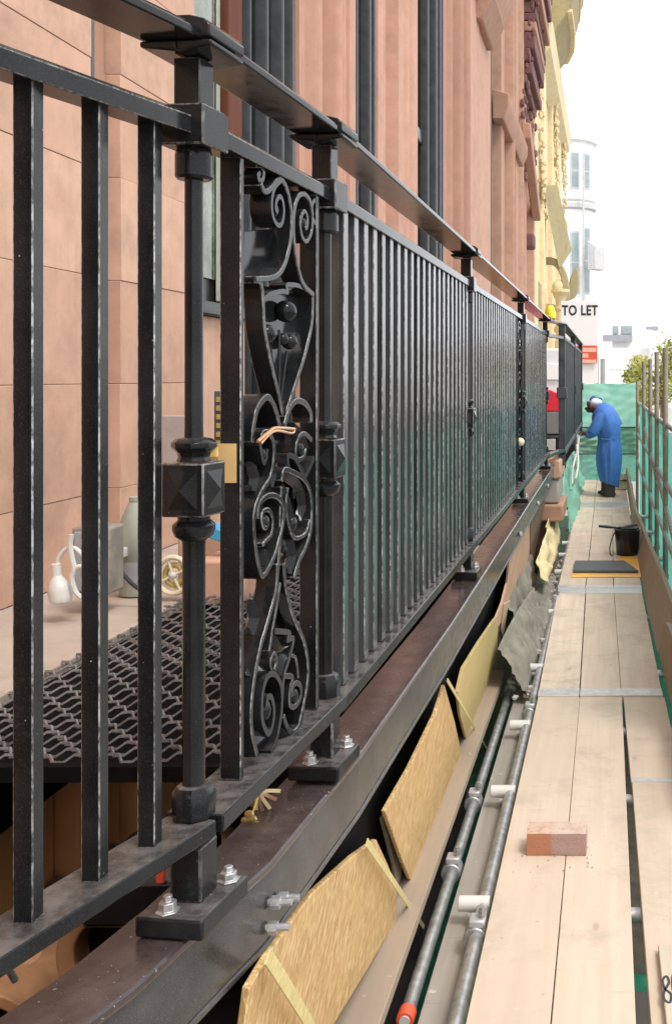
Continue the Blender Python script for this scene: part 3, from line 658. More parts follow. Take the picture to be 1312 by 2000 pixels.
# scrolled panel between the first two posts
def pp_(x, y):                                          # photo pixel -> point on the panel plane
    dd = -1364/(x-VX-129.6); return px(x, y, dd)
nrm = Vector((1, -.046, 0)).normalized()
def panel(build_px=True, shift=None):
    pn = MB()
    fl = pn
    for y in (1.574, 1.905): fl.box((rx(y)-.0165, y-.006, 1.082), (rx(y)+.0165, y+.006, 2.036), rang(y), (rx(y), y, 0))
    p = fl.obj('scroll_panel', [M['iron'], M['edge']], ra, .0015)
    def Z1(l): return [(400+a/3.847, 280+b/3.847) for a, b in l]
    def Z2(l): return [(400+a/4.1, 750+b/4.1) for a, b in l]
    def Z3(l): return [(400+a/4.0, 1100+b/4.0) for a, b in l]
    S = []
    S.append((Z1([(318, 165), (350, 165), (378, 205), (372, 270), (345, 280), (335, 240), (352, 225)]), .006, .03))
    S.append((Z1([(345, 300), (375, 362), (420, 345), (460, 290), (500, 272), (540, 330), (572, 460), (582, 600), (565, 780), (520, 930), (450, 1005), (305, 1022)]), .0075, .036))
    S.append((Z1([(500, 275), (450, 330), (425, 430), (432, 540), (465, 610), (500, 605), (518, 520), (508, 430), (485, 400), (462, 430), (455, 490), (470, 520)]), .006, .036))
    S.append((Z1([(800, 460), (765, 430), (745, 480), (752, 560), (775, 600), (790, 560), (775, 520)]), .006, .03))
    S.append((Z1([(742, 550), (725, 440), (680, 382), (635, 400), (605, 490), (595, 640), (610, 820), (640, 970), (680, 1070), (752, 1140)]), .0075, .036))
    S.append((Z1([(742, 550), (735, 660), (700, 735), (668, 715), (648, 640), (652, 560), (680, 510), (702, 560), (698, 630), (682, 640)]), .006, .036))
    S.append((Z1([(305, 1030), (352, 1045), (370, 1160), (385, 1400), (440, 1680), (490, 1880), (522, 2040)]), .007, .032))
    S.append((Z1([(752, 1140), (745, 1350), (700, 1560), (640, 1750), (590, 1900), (548, 2040)]), .007, .032))
    S.append((Z1([(372, 1180), (430, 1135), (520, 1112), (562, 1118), (555, 1065), (660, 1075), (750, 1140)]), .006, .03))
    S.append((Z2([(298, 470), (310, 330), (345, 190), (420, 105), (470, 160), (505, 260), (520, 345)]), .0085, .036))
    S.append((Z2([(562, 340), (595, 220), (640, 150), (690, 135), (745, 170), (778, 240), (780, 310)]), .0085, .036))
    S.append((Z2([(372, 480), (385, 560), (402, 630), (425, 600), (432, 520)]), .006, .03))
    S.append((Z2([(372, 480), (385, 400), (430, 390), (468, 460), (475, 580), (450, 740), (390, 840), (345, 930), (312, 1060), (318, 1240), (345, 1430), (380, 1535), (430, 1480), (500, 1320), (548, 1120), (552, 980), (505, 905), (430, 895), (360, 960), (345, 1080)]), .0075, .036))
    S.append((Z2([(790, 450), (735, 400), (690, 420), (660, 520), (668, 600), (720, 590), (745, 520)]), .007, .034))
    S.append((Z2([(800, 590), (750, 700), (720, 745), (690, 680), (640, 590), (590, 575), (585, 640)]), .007, .036))
    S.append((Z2([(540, 780), (560, 690), (620, 700), (720, 760), (770, 860), (785, 1000), (775, 1180), (730, 1320), (680, 1420), (640, 1560)]), .0075, .036))
    S.append((Z2([(600, 830), (585, 950), (600, 1100), (650, 1230), (740, 1200), (780, 1090)]), .006, .032))
    S.append((Z2([(385, 1290), (420, 1250), (460, 1200), (470, 1080), (440, 1010), (395, 1020), (380, 1080), (400, 1150), (430, 1140)]), .006, .034))
    S.append((Z2([(555, 820), (545, 1000), (540, 1250), (520, 1500), (505, 1640)]), .008, .03))
    S.append((Z3([(490, 0), (482, 200), (420, 440), (350, 680), (305, 920), (282, 1150), (290, 1330), (330, 1500)]), .0075, .036))
    S.append((Z3([(540, 0), (560, 200), (620, 420), (700, 600), (735, 780), (730, 940), (695, 1130), (660, 1290)]), .0075, .036))
    S.append((Z3([(528, 150), (500, 330), (470, 500), (440, 690)]), .006, .03))
    S.append((Z3([(470, 530), (590, 545), (570, 600), (620, 590), (590, 730), (545, 880), (530, 1060), (520, 1200), (480, 1400), (440, 1480)]), .007, .034))
    S.append((Z3([(525, 1060), (515, 950), (470, 870), (415, 880), (375, 980), (362, 1120), (370, 1240), (410, 1330), (445, 1280), (460, 1150), (440, 1050), (410, 1050), (402, 1120)]), .007, .036))
    S.append((Z3([(540, 880), (610, 890), (590, 980), (585, 1080), (600, 1120), (640, 1110), (675, 1040), (672, 960), (640, 935), (610, 970), (605, 1040)]), .007, .036))
    S.append((Z3([(540, 1190), (570, 1280), (620, 1320), (680, 1240), (700, 1120)]), .007, .036))
    S.append((Z3([(460, 850), (450, 770), (480, 700), (500, 760), (480, 840)]), .005, .03))
    S.append((Z3([(620, 720), (650, 740), (665, 830), (670, 900)]), .005, .03))
    for l, th, dp in S:
        pts = spline([pp_(a, b) for a, b in l], 5)
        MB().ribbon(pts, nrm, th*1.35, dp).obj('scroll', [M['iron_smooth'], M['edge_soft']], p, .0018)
    # vase plate behind the berries and solid plates
    def plate(l, off, th=.004, name='plate', m='iron_smooth'):
        q = [pp_(a, b)-nrm*off for a, b in l]; MB().prism(q, -nrm*th).obj(name, M[m], p, .001)
    plate(Z1([(360, 1050), (560, 1080), (745, 1145), (740, 1350), (700, 1560), (560, 1940), (520, 1940), (440, 1680), (385, 1400)]), .010)
    plate(Z1([(360, 660), (575, 640), (562, 790), (515, 935), (445, 1005), (350, 1018)]), .014)
    plate(Z1([(600, 640), (655, 760), (660, 1050), (620, 880)]), .012)
    plate(Z2([(560, 800), (610, 760), (700, 790), (765, 900), (775, 1060), (700, 1150), (620, 1120), (590, 960)]), .006)
    plate(Z2([(310, 300), (420, 180), (505, 300), (520, 480), (500, 700), (440, 840), (330, 780)]), .016, .003)
    plate(Z2([(590, 380), (680, 340), (790, 330), (800, 590), (720, 700), (620, 600)]), .014, .003)
    plate(Z2([(340, 930), (540, 920), (540, 1100), (480, 1300), (350, 1300), (320, 1100)]), .017, .003)
    plate(Z3([(500, 180), (540, 180), (640, 500), (610, 540), (470, 520)]), .012)
    plate(Z3([(300, 850), (530, 840), (640, 900), (690, 1000), (690, 1150), (640, 1290), (520, 1280), (470, 1420), (330, 1500), (285, 1200)]), .016)
    for (a, b, r_) in ((588, 1262, .0145), (442, 1432, .0125), (618, 1490, .0105), (565, 1470, .008)):
        q = pp_(400+a/3.847, 280+b/3.847)+nrm*.004; MB().ball(q, r_*1.32, 20).obj('berry', M['iron_smooth'], p)
    for l in ([(470, 1520), (505, 1750), (528, 1930)], [(540, 1400), (542, 1650), (538, 1930)], [(600, 1560), (575, 1740), (550, 1930)]):
        MB().tube(spline([pp_(*q)+nrm*.004 for q in Z1(l)], 4), .0025, 8).obj('stem', M['iron_smooth'], p)
    for a, b, r_, zf in ((470, 500, .0105, Z1), (688, 600, .0095, Z1), (345, 255, .006, Z1), (425, 1110, .011, Z2), (712, 520, .010, Z2), (650, 1120, .0115, Z2), (405, 560, .008, Z2), (415, 1150, .014, Z3), (640, 1040, .0125, Z3), (480, 770, .007, Z3)):
        MB().ball(pp_(*zf([(a, b)])[0])+nrm*.010, r_, 16, (.8, 1, 1.25)).obj('scroll_eye', M['iron_smooth'], p)
    def leaf(l, w0):
        w0 *= 1.35                                    # tapering cast leaf, domed along its rib
        c = spline([pp_(*q_) for q_ in l], 5); k_ = len(c); vs = []
        for i_, q_ in enumerate(c):
            t_ = (c[min(i_+1, k_-1)]-c[max(i_-1, 0)]).normalized(); b_ = t_.cross(nrm).normalized(); w_ = w0*math.sin(math.pi*(.12+.86*i_/(k_-1)))**.8
            vs += [q_-b_*w_+nrm*.004, q_-b_*w_*.5+nrm*.012, q_+nrm*.016, q_+b_*w_*.5+nrm*.012, q_+b_*w_+nrm*.004, q_-nrm*.004]
        MB().add(vs, [(i_*6+j_, i_*6+(j_+1) % 6, (i_+1)*6+(j_+1) % 6, (i_+1)*6+j_) for i_ in range(k_-1) for j_ in range(6)]+[tuple(range(6)), tuple((k_-1)*6+j_ for j_ in range(5, -1, -1))]).obj('cast_leaf', M['iron_smooth'], p)
    for l, w0 in ((Z2([(570, 600), (610, 700), (690, 780), (740, 900)]), .010), (Z2([(555, 800), (600, 900), (640, 1040), (660, 1180)]), .011), (Z2([(720, 860), (740, 980), (700, 1100)]), .008),
                  (Z2([(320, 640), (360, 740), (330, 860)]), .010), (Z2([(480, 620), (500, 720), (470, 830)]), .008), (Z2([(640, 1240), (660, 1380), (620, 1520)]), .010), (Z2([(420, 1330), (440, 1460), (400, 1560)]), .011),
                  (Z2([(660, 330), (720, 400), (770, 520)]), .009), (Z3([(560, 230), (590, 360), (640, 500)]), .008), (Z3([(320, 300), (350, 420), (310, 560)]), .010), (Z3([(480, 560), (540, 660), (600, 640)]), .010),
                  (Z3([(530, 880), (560, 760), (640, 700)]), .010), (Z3([(300, 900), (350, 840), (430, 850)]), .011), (Z3([(310, 1440), (380, 1370), (460, 1330)]), .012), (Z3([(540, 1300), (610, 1330), (680, 1290)]), .010)):
        leaf(l, w0)
    rr = random.Random(3)
    for k in range(16):                                 # lumpy cast leaves in the lower half
        a, b = rr.choice(((620, 720), (690, 820), (640, 1000), (700, 560), (640, 1300), (400, 1060), (350, 740), (660, 1450)))
        q = pp_(400+(a+rr.uniform(-45, 45))/4.1, 750+(b+rr.uniform(-60, 60))/4.1)+nrm*rr.uniform(-.004, .008)
        MB().ball(q, rr.uniform(.006, .011), 10, (.6, .8, 1.5)).obj('cast_leaf', M['iron_smooth'], p)
    return p
panel()
# second panel just before the fourth post, seen nearly edge on
p2 = MB()
for y in (5.78, 6.10): p2.box((rx(y)-.02, y-.006, 1.075), (rx(y)+.02, y+.006, 2.036))
p2 = p2.obj('scroll_panel', M['iron'], ra, .0015)
for k, z in enumerate((1.17, 1.33, 1.5, 1.66, 1.82, 1.95)):
    pts = [(rx(5.94), 5.94+.11*math.cos(q*.45)*(1-.03*q)*(-1)**k, z+.075*math.sin(q*.45)*(1-.03*q)) for q in range(20)]
    MB().ribbon(pts, (1, 0, 0), .008, .034).obj('scroll', M['iron_smooth'], p2)
MB().ball((rx(5.94)+.02, 5.94, 1.32), .025, 10).obj('berry', M['cream_plastic'], p2)
# end return of the railing
er = MB(); rt = [(-.532, 8.45), (-.50, 8.8), (-.43, 9.15)]
er.sweep([(x, y, 2.032) for x, y in rt], [(-.02, 0), (.02, 0), (.02, .028), (-.02, .028)])
er.obj('end_rail', M['iron'], ra, .002)
MB().sweep([(x, y, 2.162) for x, y in rt], hp).obj('end_rail', M['iron'], ra, .001)
MB().sweep([(x, y, 1.02) for x, y in rt], [(-.03, 0), (.03, 0), (.03, .028), (-.03, .028)]).obj('end_rail', M['iron'], ra, .002)

# second railing past the gap
rb = thing('iron_railing', 'short dark iron railing bay standing past the gap, beside the person in blue', 'railing', (-.43, 9.2, .935))
fa = [(-.43, 9.18), (-.43, 12.0), (-.432, 15.0)]
MB().sweep(rpath(2.16, fa), hp).obj('handrail', M['iron_far'], rb)
MB().sweep(rpath(2.035, fa), [(-.022, 0), (.022, 0), (.022, .028), (-.022, .028)]).obj('top_rail', M['iron_far'], rb)
MB().sweep(rpath(1.0, fa), [(-.038, 0), (.038, 0), (.038, .03), (-.038, .03)]).obj('bottom_rail', M['iron_far'], rb)
base = MB().box((-.444, 9.3-.013, 1.03), (-.416, 9.3+.013, 2.035)).obj('bar', M['iron_far'], rb)
k = 1
while 9.3+.1*k < 14.9: copy_at(base, (0, .1*k, 0), rb); k += 1
for y in (9.21, 12.0, 14.95):
    po = MB().box((-.46, y-.03, .9), (-.40, y+.03, 2.158)).obj('post', M['iron_far'], rb, .005)
    MB().box((-.475, y-.045, 1.5), (-.385, y+.045, 1.6)).obj('boss', M['iron_far'], po, .005)

# tape, copper tie, yellow cap
tp = MB().ribbon([pp_(448, 876)+nrm*.026, pp_(448, 955)+nrm*.026], nrm, .022, .003)
y_ = 1.5735; tp = MB().box((rx(y_)-.018, y_-.0075, 1.537), (rx(y_)+.010, y_+.0075, 1.597), rang(y_), (rx(y_), y_, 0)).obj('masking_tape', M['tape'])
tag(tp, 'tan masking tape wrapped round the flat bar beside the first knopped post', 'tape')
cw = MB().tube(spline([pp_(474, 862)+nrm*.024, pp_(490, 845)+nrm*.028, pp_(505, 836)+nrm*.028, pp_(548, 838)+nrm*.024], 5), .0028, 8)
cw.tube(spline([pp_(478, 866)+nrm*.026, pp_(500, 842)+nrm*.03, pp_(540, 846)+nrm*.026, pp_(548, 840)+nrm*.024], 5), .0022, 8)
tag(cw.obj('copper_wire', M['copper']), 'copper wire tie across the middle of the scrolled iron panel', 'wire')
yc = thing('yellow_lamp', 'yellow domed lamp sitting on the end of the black handrail', 'lamp', (-.507, 8.72, 2.186))
MB().lathe((-.507, 8.72), [(.045, 2.186), (.047, 2.20), (.046, 2.24), (.038, 2.28), (.022, 2.302), (.004, 2.308)], 18).obj('dome', M['yellow'], yc)
MB().lathe((-.507, 8.72), [(.049, 2.1845), (.049, 2.192)], 18).obj('base', M['black_plastic'], yc)

# ------------------------------------------------------------------ steel beam along the balcony edge
bmn = thing('steel_beam', 'dark brown painted steel channel beam carrying the railing posts', 'beam', (-.56, 1.45, .80))
def bpts(z): return [(-1.08, -.1, z), (-.785, .9, z), (-.655, 1.30, z), (-.595, 1.62, z), (-.567, 2.1, z), (-.55, 3.2, z), (-.548, 4.2, z), (-.545, 6.2, z), (-.54, 9.2, z)]
P_ = bpts(.935)
def cut(ya, yb_, z):
    src = bpts(z); o = []
    for i, p in enumerate(src):
        if i and src[i-1][1] < ya < p[1]:
            q = src[i-1]; u = (ya-q[1])/(p[1]-q[1]); o.append((q[0]+(p[0]-q[0])*u, ya, z))
        if ya <= p[1] <= yb_: o.append(p)
        if i and src[i-1][1] < yb_ < p[1]:
            q = src[i-1]; u = (yb_-q[1])/(p[1]-q[1]); o.append((q[0]+(p[0]-q[0])*u, yb_, z))
    return sorted(set(o), key=lambda q: q[1])
MB().sweep(cut(-.1, 1.755, 0), [(-.043, .921), (.062, .921), (.064, .925), (.064, .932), (.060, .935), (-.043, .935)]).obj('top_flange', M['beam'], bmn)
MB().sweep(cut(1.758, 9.2, 0), [(-.043, .917), (.058, .917), (.060, .921), (.060, .927), (.056, .930), (-.043, .930)]).obj('top_flange', M['beam'], bmn)
MB().sweep(cut(-.1, 9.2, 0), [(.030, .806), (.052, .806), (.052, .9165), (.030, .9165)]).obj('web', M['beam_face'], bmn, .002)
MB().sweep(cut(-.1, 9.2, 0), [(-.04, .795), (.055, .795), (.055, .8055), (-.04, .8055)]).obj('bottom_flange', M['beam_face'], bmn, .002)
for y, x_, z in ((1.63, -.532, .862), (1.66, -.530, .853), (1.62, -.533, .827)):
    MB().tube([(x_-.03, y, z), (x_+.026, y+.004, z)], .006, 10).tube([(x_-.006, y, z), (x_+.008, y+.001, z)], .0105, 6).obj('threaded_stud', M['zinc'], bmn)
for y in (5.55, 6.9, 8.0):
    MB().ball((-.484, y, .845), .02, 8, (.6, 1.4, .8)).obj('mortar_lump', M['grey_stone'], bmn)

# ------------------------------------------------------------------ balcony floor, mesh and void below
bc = thing('balcony', 'stone balcony floor with expanded metal infill behind the iron railing', 'balcony', (-1.3, 4, .93))
MB().box((-1.985, 2.05, .84), (-1.47, 10.0, .93)).obj('landing_slab', M['floor'], bc, .006)
MB().box((-1.469, 5.2, .84), (-.63, 10.0, .926)).obj('landing_slab', M['floor'], bc, .006)
mm = MB(); rr = random.Random(6)
def mz(x, y): return .932+.010*math.sin(5.1*x+2.2*y)+.006*math.sin(9*y+3*x)
rows = 78; cols = 12; cw_ = .84/cols
for r_ in range(rows):
    y0 = 2.06+r_*.0395; pts = []; of_ = (r_ % 2)*.5
    for i in range(cols+1):
        for u_, yo in ((0, 0), (.30, 0), (.5, .018), (.80, .018)):
            x = -1.47+(i+u_-of_)*cw_
            if -1.475 < x < -.625: pts.append((x, y0+yo+.003*rr.uniform(-1, 1), mz(x, y0)+(.005 if yo else -.004)))
    mm.ribbon(pts, (0, .5, 1), .0062, .006)
tag(mm.obj('expanded_metal', M['mesh'], bc), kind='stuff')
MB().sweep([(-1.47, 2.045, 0), (-1.2, 2.043, 0), (-.9, 2.047, 0), (-.63, 2.043, 0)], [(-.012, .893), (.012, .893), (.012, .924), (-.012, .924)]).obj('mesh_edge', M['dark_fill'], bc)
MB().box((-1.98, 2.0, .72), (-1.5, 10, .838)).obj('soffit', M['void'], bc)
MB().box((-1.468, 2.06, .896), (-.64, 5.19, .90)).obj('dark_backing', M['dark_fill'], bc)  # black sheet added so the mesh shows only darkness behind it
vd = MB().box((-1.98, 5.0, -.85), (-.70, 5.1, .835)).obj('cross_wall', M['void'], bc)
MB().box((-1.97, 2.15, -.86), (-.72, 5.0, -.5)).obj('void_panel', M['void'], bc)  # dark panel added to keep the space under the mesh black
# basement wall features
bs = thing('basement_wall', 'orange terracotta basement wall with piers under the balcony mesh', 'wall', (-1.95, 3.5, -.9))
for k, (ya, yb_, xo) in enumerate(((2.2, 3.05, -1.9), (3.06, 3.22, -1.84), (3.23, 3.52, -1.9), (3.53, 3.66, -1.82), (3.68, 3.95, -1.88), (3.96, 4.06, -1.82), (4.08, 4.4, -1.86), (4.42, 4.98, -1.8))):
    MB().box((-2.01, ya, -.05 if yb_ < 3.8 else -.36), (xo, yb_, .37)).obj('panel', M['terra'], bs, .02)
MB().box((-2.01, 1.9, -.06), (-1.78, 3.78, -.02)).obj('ledge', M['grey_stone'], bs, .01)
MB().box((-1.99, -2, -.86), (-1.83, 3.76, -.065)).obj('dark_void', M['dark_fill'], bs)  # black boxes stand in for the dark void low on the wall
MB().box((-1.99, 3.765, -.86), (-1.76, 4.98, -.365)).obj('dark_void', M['dark_fill'], bs)
MB().box((-2.01, 1.9, .375), (-1.76, 4.9, .80)).obj('dark_panel', M['dark_fill'], bs)  # black panel added over the upper wall in place of shade
MB().box((-1.85, -2, -.88), (-.75, 2.1, -.7)).obj('dark_floor', M['dark_fill'], bs)
def pipe(c, r0, r1, y0, y1, label):
    t_ = thing('clay_pipe', label, 'pipe', (c[0], y0, c[1]-r0))
    vs = []; n = 36
    for (r_, y) in ((r0, y0), (r0, y1), (r1, y1), (r1, y0)):
        for j in range(n): q = 2*math.pi*j/n; vs.append((c[0]+r_*math.cos(q), y, c[1]+r_*math.sin(q)))
    MB().add(vs, [(k*n+j, k*n+(j+1) % n, ((k+1) % 4)*n+(j+1) % n, ((k+1) % 4)*n+j) for k in range(4) for j in range(n)]).obj('pipe', M['clay'], t_, .003)
    MB().tube([(c[0], y0+.05, c[1]), (c[0], y0+.06, c[1])], r1-.002, 24).obj('dark_bore', M['dark_fill'], t_)  # black disc stands in for the dark inside of the pipe
pipe(tuple((px(218, 1868, 1.78)[i] for i in (0, 2))), .098, .067, 1.78, 2.15, 'larger brown clay pipe end under the beam foot plate')
pipe(tuple((px(-20, 2035, 1.85)[i] for i in (0, 2))), .085, .062, 1.85, 2.15, 'brown clay pipe end in the bottom corner below the railing')
cpp = MB().tube([px(58, 1858, 1.6), px(62, 1853, 1.8)], .018, 14).obj('copper_pipe', M['clay']); tag(cpp, 'small round copper pipe end in the dark under the bottom rail', 'pipe')
bt = MB().tube([px(10, 1880, 1.5), px(30, 1915, 1.52)], .005, 8).obj('steel_bolt', M['zinc']); tag(bt, 'loose steel bolt hanging in the dark below the bottom rail', 'bolt')
bk = MB().box(px(225, 1760, 1.75)-Vector((.06, 0, .05)), px(225, 1760, 1.75)+Vector((.11, .2, .035))).obj('black_box', M['black_plastic'], None, .01); tag(bk, 'black plastic box in the void behind the first post foot', 'box')
oc = MB().box(px(314, 1706, 1.745)-Vector((.007, .004, .016)), px(314, 1706, 1.745)+Vector((.007, .004, .016))).obj('orange_clip', M['red_paint'], None, .002); tag(oc, 'small orange clip on the black box under the railing', 'clip')

# dry leaves caught behind the beam
wd = thing('dry_weed', 'dry yellow weed caught in the gap behind the beam below the scrolled panel', 'plant', tuple(px(505, 1580, 1.82)))
q0 = px(505, 1548, 1.80)
for k, (a, b) in enumerate(((490, 1575), (500, 1582), (513, 1585), (528, 1580), (540, 1562), (548, 1545), (478, 1560))):
    e = px(a, b, 1.8+.006*k); n_ = Vector((.3, -1, .3)).normalized(); MB().ribbon(spline([q0, (q0+e)/2+Vector((0, -.005, .004)), e], 3), n_, .006, .002).obj('leaf', M['rag'] if k % 2 else M['copper'], wd)
for k, (a, b) in enumerate(((487, 1590), (480, 1603), (493, 1600), (476, 1615), (500, 1611))):
    MB().ball(px(a, b, 1.77), .009, 8, (1, .5, .8)).obj('seed_head', M['gold'], wd)
MB().tube([q0, px(490, 1600, 1.77)], .002, 6).obj('stem', M['gold'], wd)

# things on the balcony
bx_ = thing('electric_box', 'grey metal electric box on the wall behind the near bars', 'box', tuple(px(175, 1170, 3.3)))
MB().box(px(140, 1162, 3.3), px(215, 1030, 3.3)+Vector((0, .1, 0))).obj('case', M['cloth'], bx_, .008)
MB().box(px(146, 1155, 3.295)-Vector((0, .004, 0)), px(205, 1038, 3.298)).obj('lid', M['grey_metal'], bx_, .004)
lc = thing('white_cable', 'white cable looping from the grey electric box with a lampholder hung on it', 'cable', tuple(px(120, 1180, 3.2)))
MB().tube(spline([px(x, y, 3.2) for x, y in ((113, 1108), (115, 1090), (128, 1073), (145, 1070), (160, 1082), (166, 1094))], 6), .0065, 8).obj('cable', M['white_pvc'], lc)
MB().tube(spline([px(x, y, 3.19) for x, y in ((140, 1044), (138, 1066), (142, 1092), (146, 1110), (141, 1130), (148, 1155), (160, 1168))], 6), .008, 8).obj('cable', M['white_pvc'], lc)
MB().tube(spline([px(x, y, 3.19) for x, y in ((146, 1112), (155, 1106), (166, 1108))], 4), .007, 8).obj('cable', M['white_pvc'], lc)
MB().tube([px(110, 1100, 3.2), px(112, 1125, 3.2)], .014, 12).obj('lampholder', M['white_pvc'], lc, .003)
MB().tube(spline([px(112, 1122, 3.2), px(114, 1138, 3.2), px(118, 1160, 3.2), px(120, 1178, 3.2)], 4), [.013, .014, .017, .022, .026, .03, .033, .034, .034, .034, .033, .03, .02], 16).obj('shade', M['white_pvc'], lc)
bcab = MB().tube(spline([px(x, y, 3.4) for x, y in ((208, 1088), (220, 1097), (240, 1120), (262, 1143), (285, 1158))], 5), .007, 8).obj('black_cable', M['black_plastic']); tag(bcab, 'black cable trailing from the wall socket to the floor behind the bars', 'cable')
sk = MB().box(px(205, 1090, 3.5), px(240, 1072, 3.5)+Vector((0, .04, 0))).obj('wall_socket', M['white_pvc'], None, .003); tag(sk, 'long white wall socket low on the sandstone, above the black cable', 'socket')
jg = thing('plastic_jug', 'grey green plastic jug standing by the wall behind the third bar', 'jug', tuple(px(265, 1160, 3.6)))
c_ = px(268, 1160, 3.6); MB().lathe((c_.x, c_.y), [(.055, c_.z), (.06, c_.z+.02), (.06, c_.z+.14), (.066, c_.z+.15), (.064, c_.z+.21), (.05, c_.z+.27), (.03, c_.z+.315), (.026, c_.z+.325)], 18).obj('body', M['jug'], jg)
MB().lathe((c_.x, c_.y), [(.026, c_.z+.327), (.026, c_.z+.342)], 14).obj('cap', M['jug'], jg)
MB().lathe((c_.x, c_.y), [(.0615, c_.z+.05), (.0615, c_.z+.12)], 18).obj('label_band', M['grey_metal'], jg)
rl = thing('cable_reel', 'cream cable reel on the balcony floor beside the first post', 'reel', tuple(px(335, 1160, 3.6)))
c_ = px(338, 1124, 3.5); n = 28
pts = [c_+Vector((.055*math.cos(q*2*math.pi/n), 0, .062*math.sin(q*2*math.pi/n))) for q in range(n+1)]
MB().tube(pts, .009, 8).obj('rim', M['cream_plastic'], rl); MB().tube([p*.55+c_*.45+Vector((0, .01, 0)) for p in pts], .010, 8).obj('coil', M['gold'], rl)
MB().ball(c_, .014, 10).obj('hub', M['white_pvc'], rl)
for q in (.4, 1.9, 3.6, 5.2): MB().tube([c_, c_+Vector((.055*math.cos(q), 0, .06*math.sin(q)))], .005, 6).obj('spoke', M['cream_plastic'], rl)
gs = MB().box(px(317, 905, 4.3), px(370, 812, 4.3)+Vector((0, .05, 0))).obj('grey_slab', M['grey_stone'], None, .004); tag(gs, 'small grey stone slab leaning on the sandstone behind the knopped post', 'slab')
rbx = thing('terracotta_block', 'terracotta block with a stepped top lying on the floor behind the first post', 'block', tuple(px(400, 1160, 3.5)))
MB().box(px(345, 1100, 3.7)-Vector((0, 0, .1)), px(470, 1045, 3.7)+Vector((0, .2, 0))).obj('block', M['stone'], rbx, .015)
MB().box(px(380, 1150, 3.5)-Vector((0, 0, .06)), px(480, 1094, 3.5)+Vector((0, .19, 0))).obj('step', M['peach'], rbx, .012)
bp = MB().prism([px(396, 1022, 3.55), px(500, 1064, 3.55), px(500, 1080, 3.55), px(396, 1048, 3.55)], (0, .08, 0)).obj('blue_level', M['blue_plastic'], None, .004); tag(bp, 'bright blue plastic strip resting across the terracotta block', 'strip')
gl = thing('wall_plaque', 'dark wall plaque with gold marks half hidden by the panel bar', 'plaque', tuple(px(430, 870, 4.7)))
MB().box(px(418, 880, 4.7), px(470, 764, 4.7)+Vector((0, .03, 0))).obj('board', M['slab'], gl, .003)
for k in range(6):
    MB().box(px(423, 870-k*17, 4.695)-Vector((0, .004, 0)), px(437, 860-k*17, 4.695)).obj('gold_mark', M['gold'], gl)
MB().lathe(tuple(px(428, 900, 4.66))[:2], [(.05, px(0, 905, 4.66).z), (.06, px(0, 890, 4.66).z), (.03, px(0, 872, 4.66).z)], 12).obj('boss', M['gold'], gl)

# stone pier at the end of the balcony
pr = thing('stone_pier', 'stack of stone blocks closing the balcony end under the railing gap', 'pier', (-.52, 9.7, -.9))
for (z0, z1, m_, xo) in ((.80, .97, 'stone', 0), (.585, .795, 'grey_stone', -.02), (.43, .58, 'stone_brown', .02), (-.9, .425, 'brown_sheet', -.06)):
    MB().box((-.86+xo, 8.95-xo, z0), (-.425+xo, 9.7, z1)).obj('stone_block', M[m_], pr, .02)

# ------------------------------------------------------------------ sheets under the beam
def shp(x, y, off=0):                                   # photo pixel -> point on the sloping plane of the sheets
    t = (.365+off)/((VX-x)-.1852*(y-VY)); return Vector(((x-VX)*t, F*t, EYE-(y-VY)*t))
sn = Vector((1, 0, -.185)).normalized()
def sheet(name, label, pts, mat, off=0, cat='sheet', bow=0, grp='sheets hung under the beam', th=.012):
    q = [shp(x, y, off) for x, y in pts]
    o = MB().prism(q, -sn*th).obj(name, mat, None, .002); tag(o, label, cat, grp); return o
mb_ = MB()
def memf(u, v):
    y = 1.0+u*8.3; a = Vector((rx(y) if y > 1.6 else -.60-.5*(1.6-y), y, .80)); a.x -= .035
    return a+Vector((-.14*v, 0, -.62*v))+Vector((.01*math.sin(y*5+v*3), 0, 0))
mb_.grid(memf, 60, 6); tag(mb_.obj('gap_shade_sheet', M['dark_fill'], None, 0, 60, solid=.004), 'black sheet added for the dark gap under the beam behind the timber sheets', 'dark_fill')  # black sheet put in for the shade under the beam
sheet('strand_board', 'nearest orange strand board panel hung under the beam', [(470, 2060), (488, 1930), (535, 1850), (610, 1745), (690, 1672), (735, 1640), (758, 1690), (775, 1735), (770, 1800), (725, 1880), (640, 2020), (620, 2060)], M['osb'])
sheet('plywood_sheet', 'orange plywood sheet, second along under the beam', [(752, 1585), (800, 1500), (850, 1395), (868, 1338), (888, 1410), (905, 1492), (860, 1600), (806, 1730), (785, 1680)], M['osb'], -.004)
sheet('yellow_sheet', 'smooth yellow sheet next along after the orange plywood', [(893, 1352), (904, 1305), (935, 1254), (966, 1208), (972, 1222), (970, 1300), (943, 1403), (914, 1458), (898, 1395)], M['ply_yellow'], -.002)
sheet('peach_sheet', 'long peach coloured sheet curving down from the far part of the beam', [(957, 1234), (980, 1178), (990, 1138), (994, 1098), (1005, 1072), (1034, 1016), (1036, 1050), (1031, 1110), (1012, 1158), (985, 1205), (962, 1240)], M['peach'], .002)
sheet('tan_board', 'small tan board tucked under the peach sheet', [(984, 1180), (1016, 1160), (1016, 1210), (1000, 1235), (985, 1265), (978, 1230)], M['tan_sheet'], -.004)
sheet('brown_sheet', 'dark brown sheet under the far end of the beam', [(1035, 1010), (1058, 978), (1080, 975), (1072, 1030), (1058, 1070), (1042, 1130), (1036, 1090)], M['brown_sheet'], -.004)
sheet('grey_board', 'dark grey board edge standing in the dark between the strand board and plywood', [(748, 1600), (762, 1580), (806, 1725), (800, 1790), (775, 1780), (770, 1690)], M['pole'], .03)
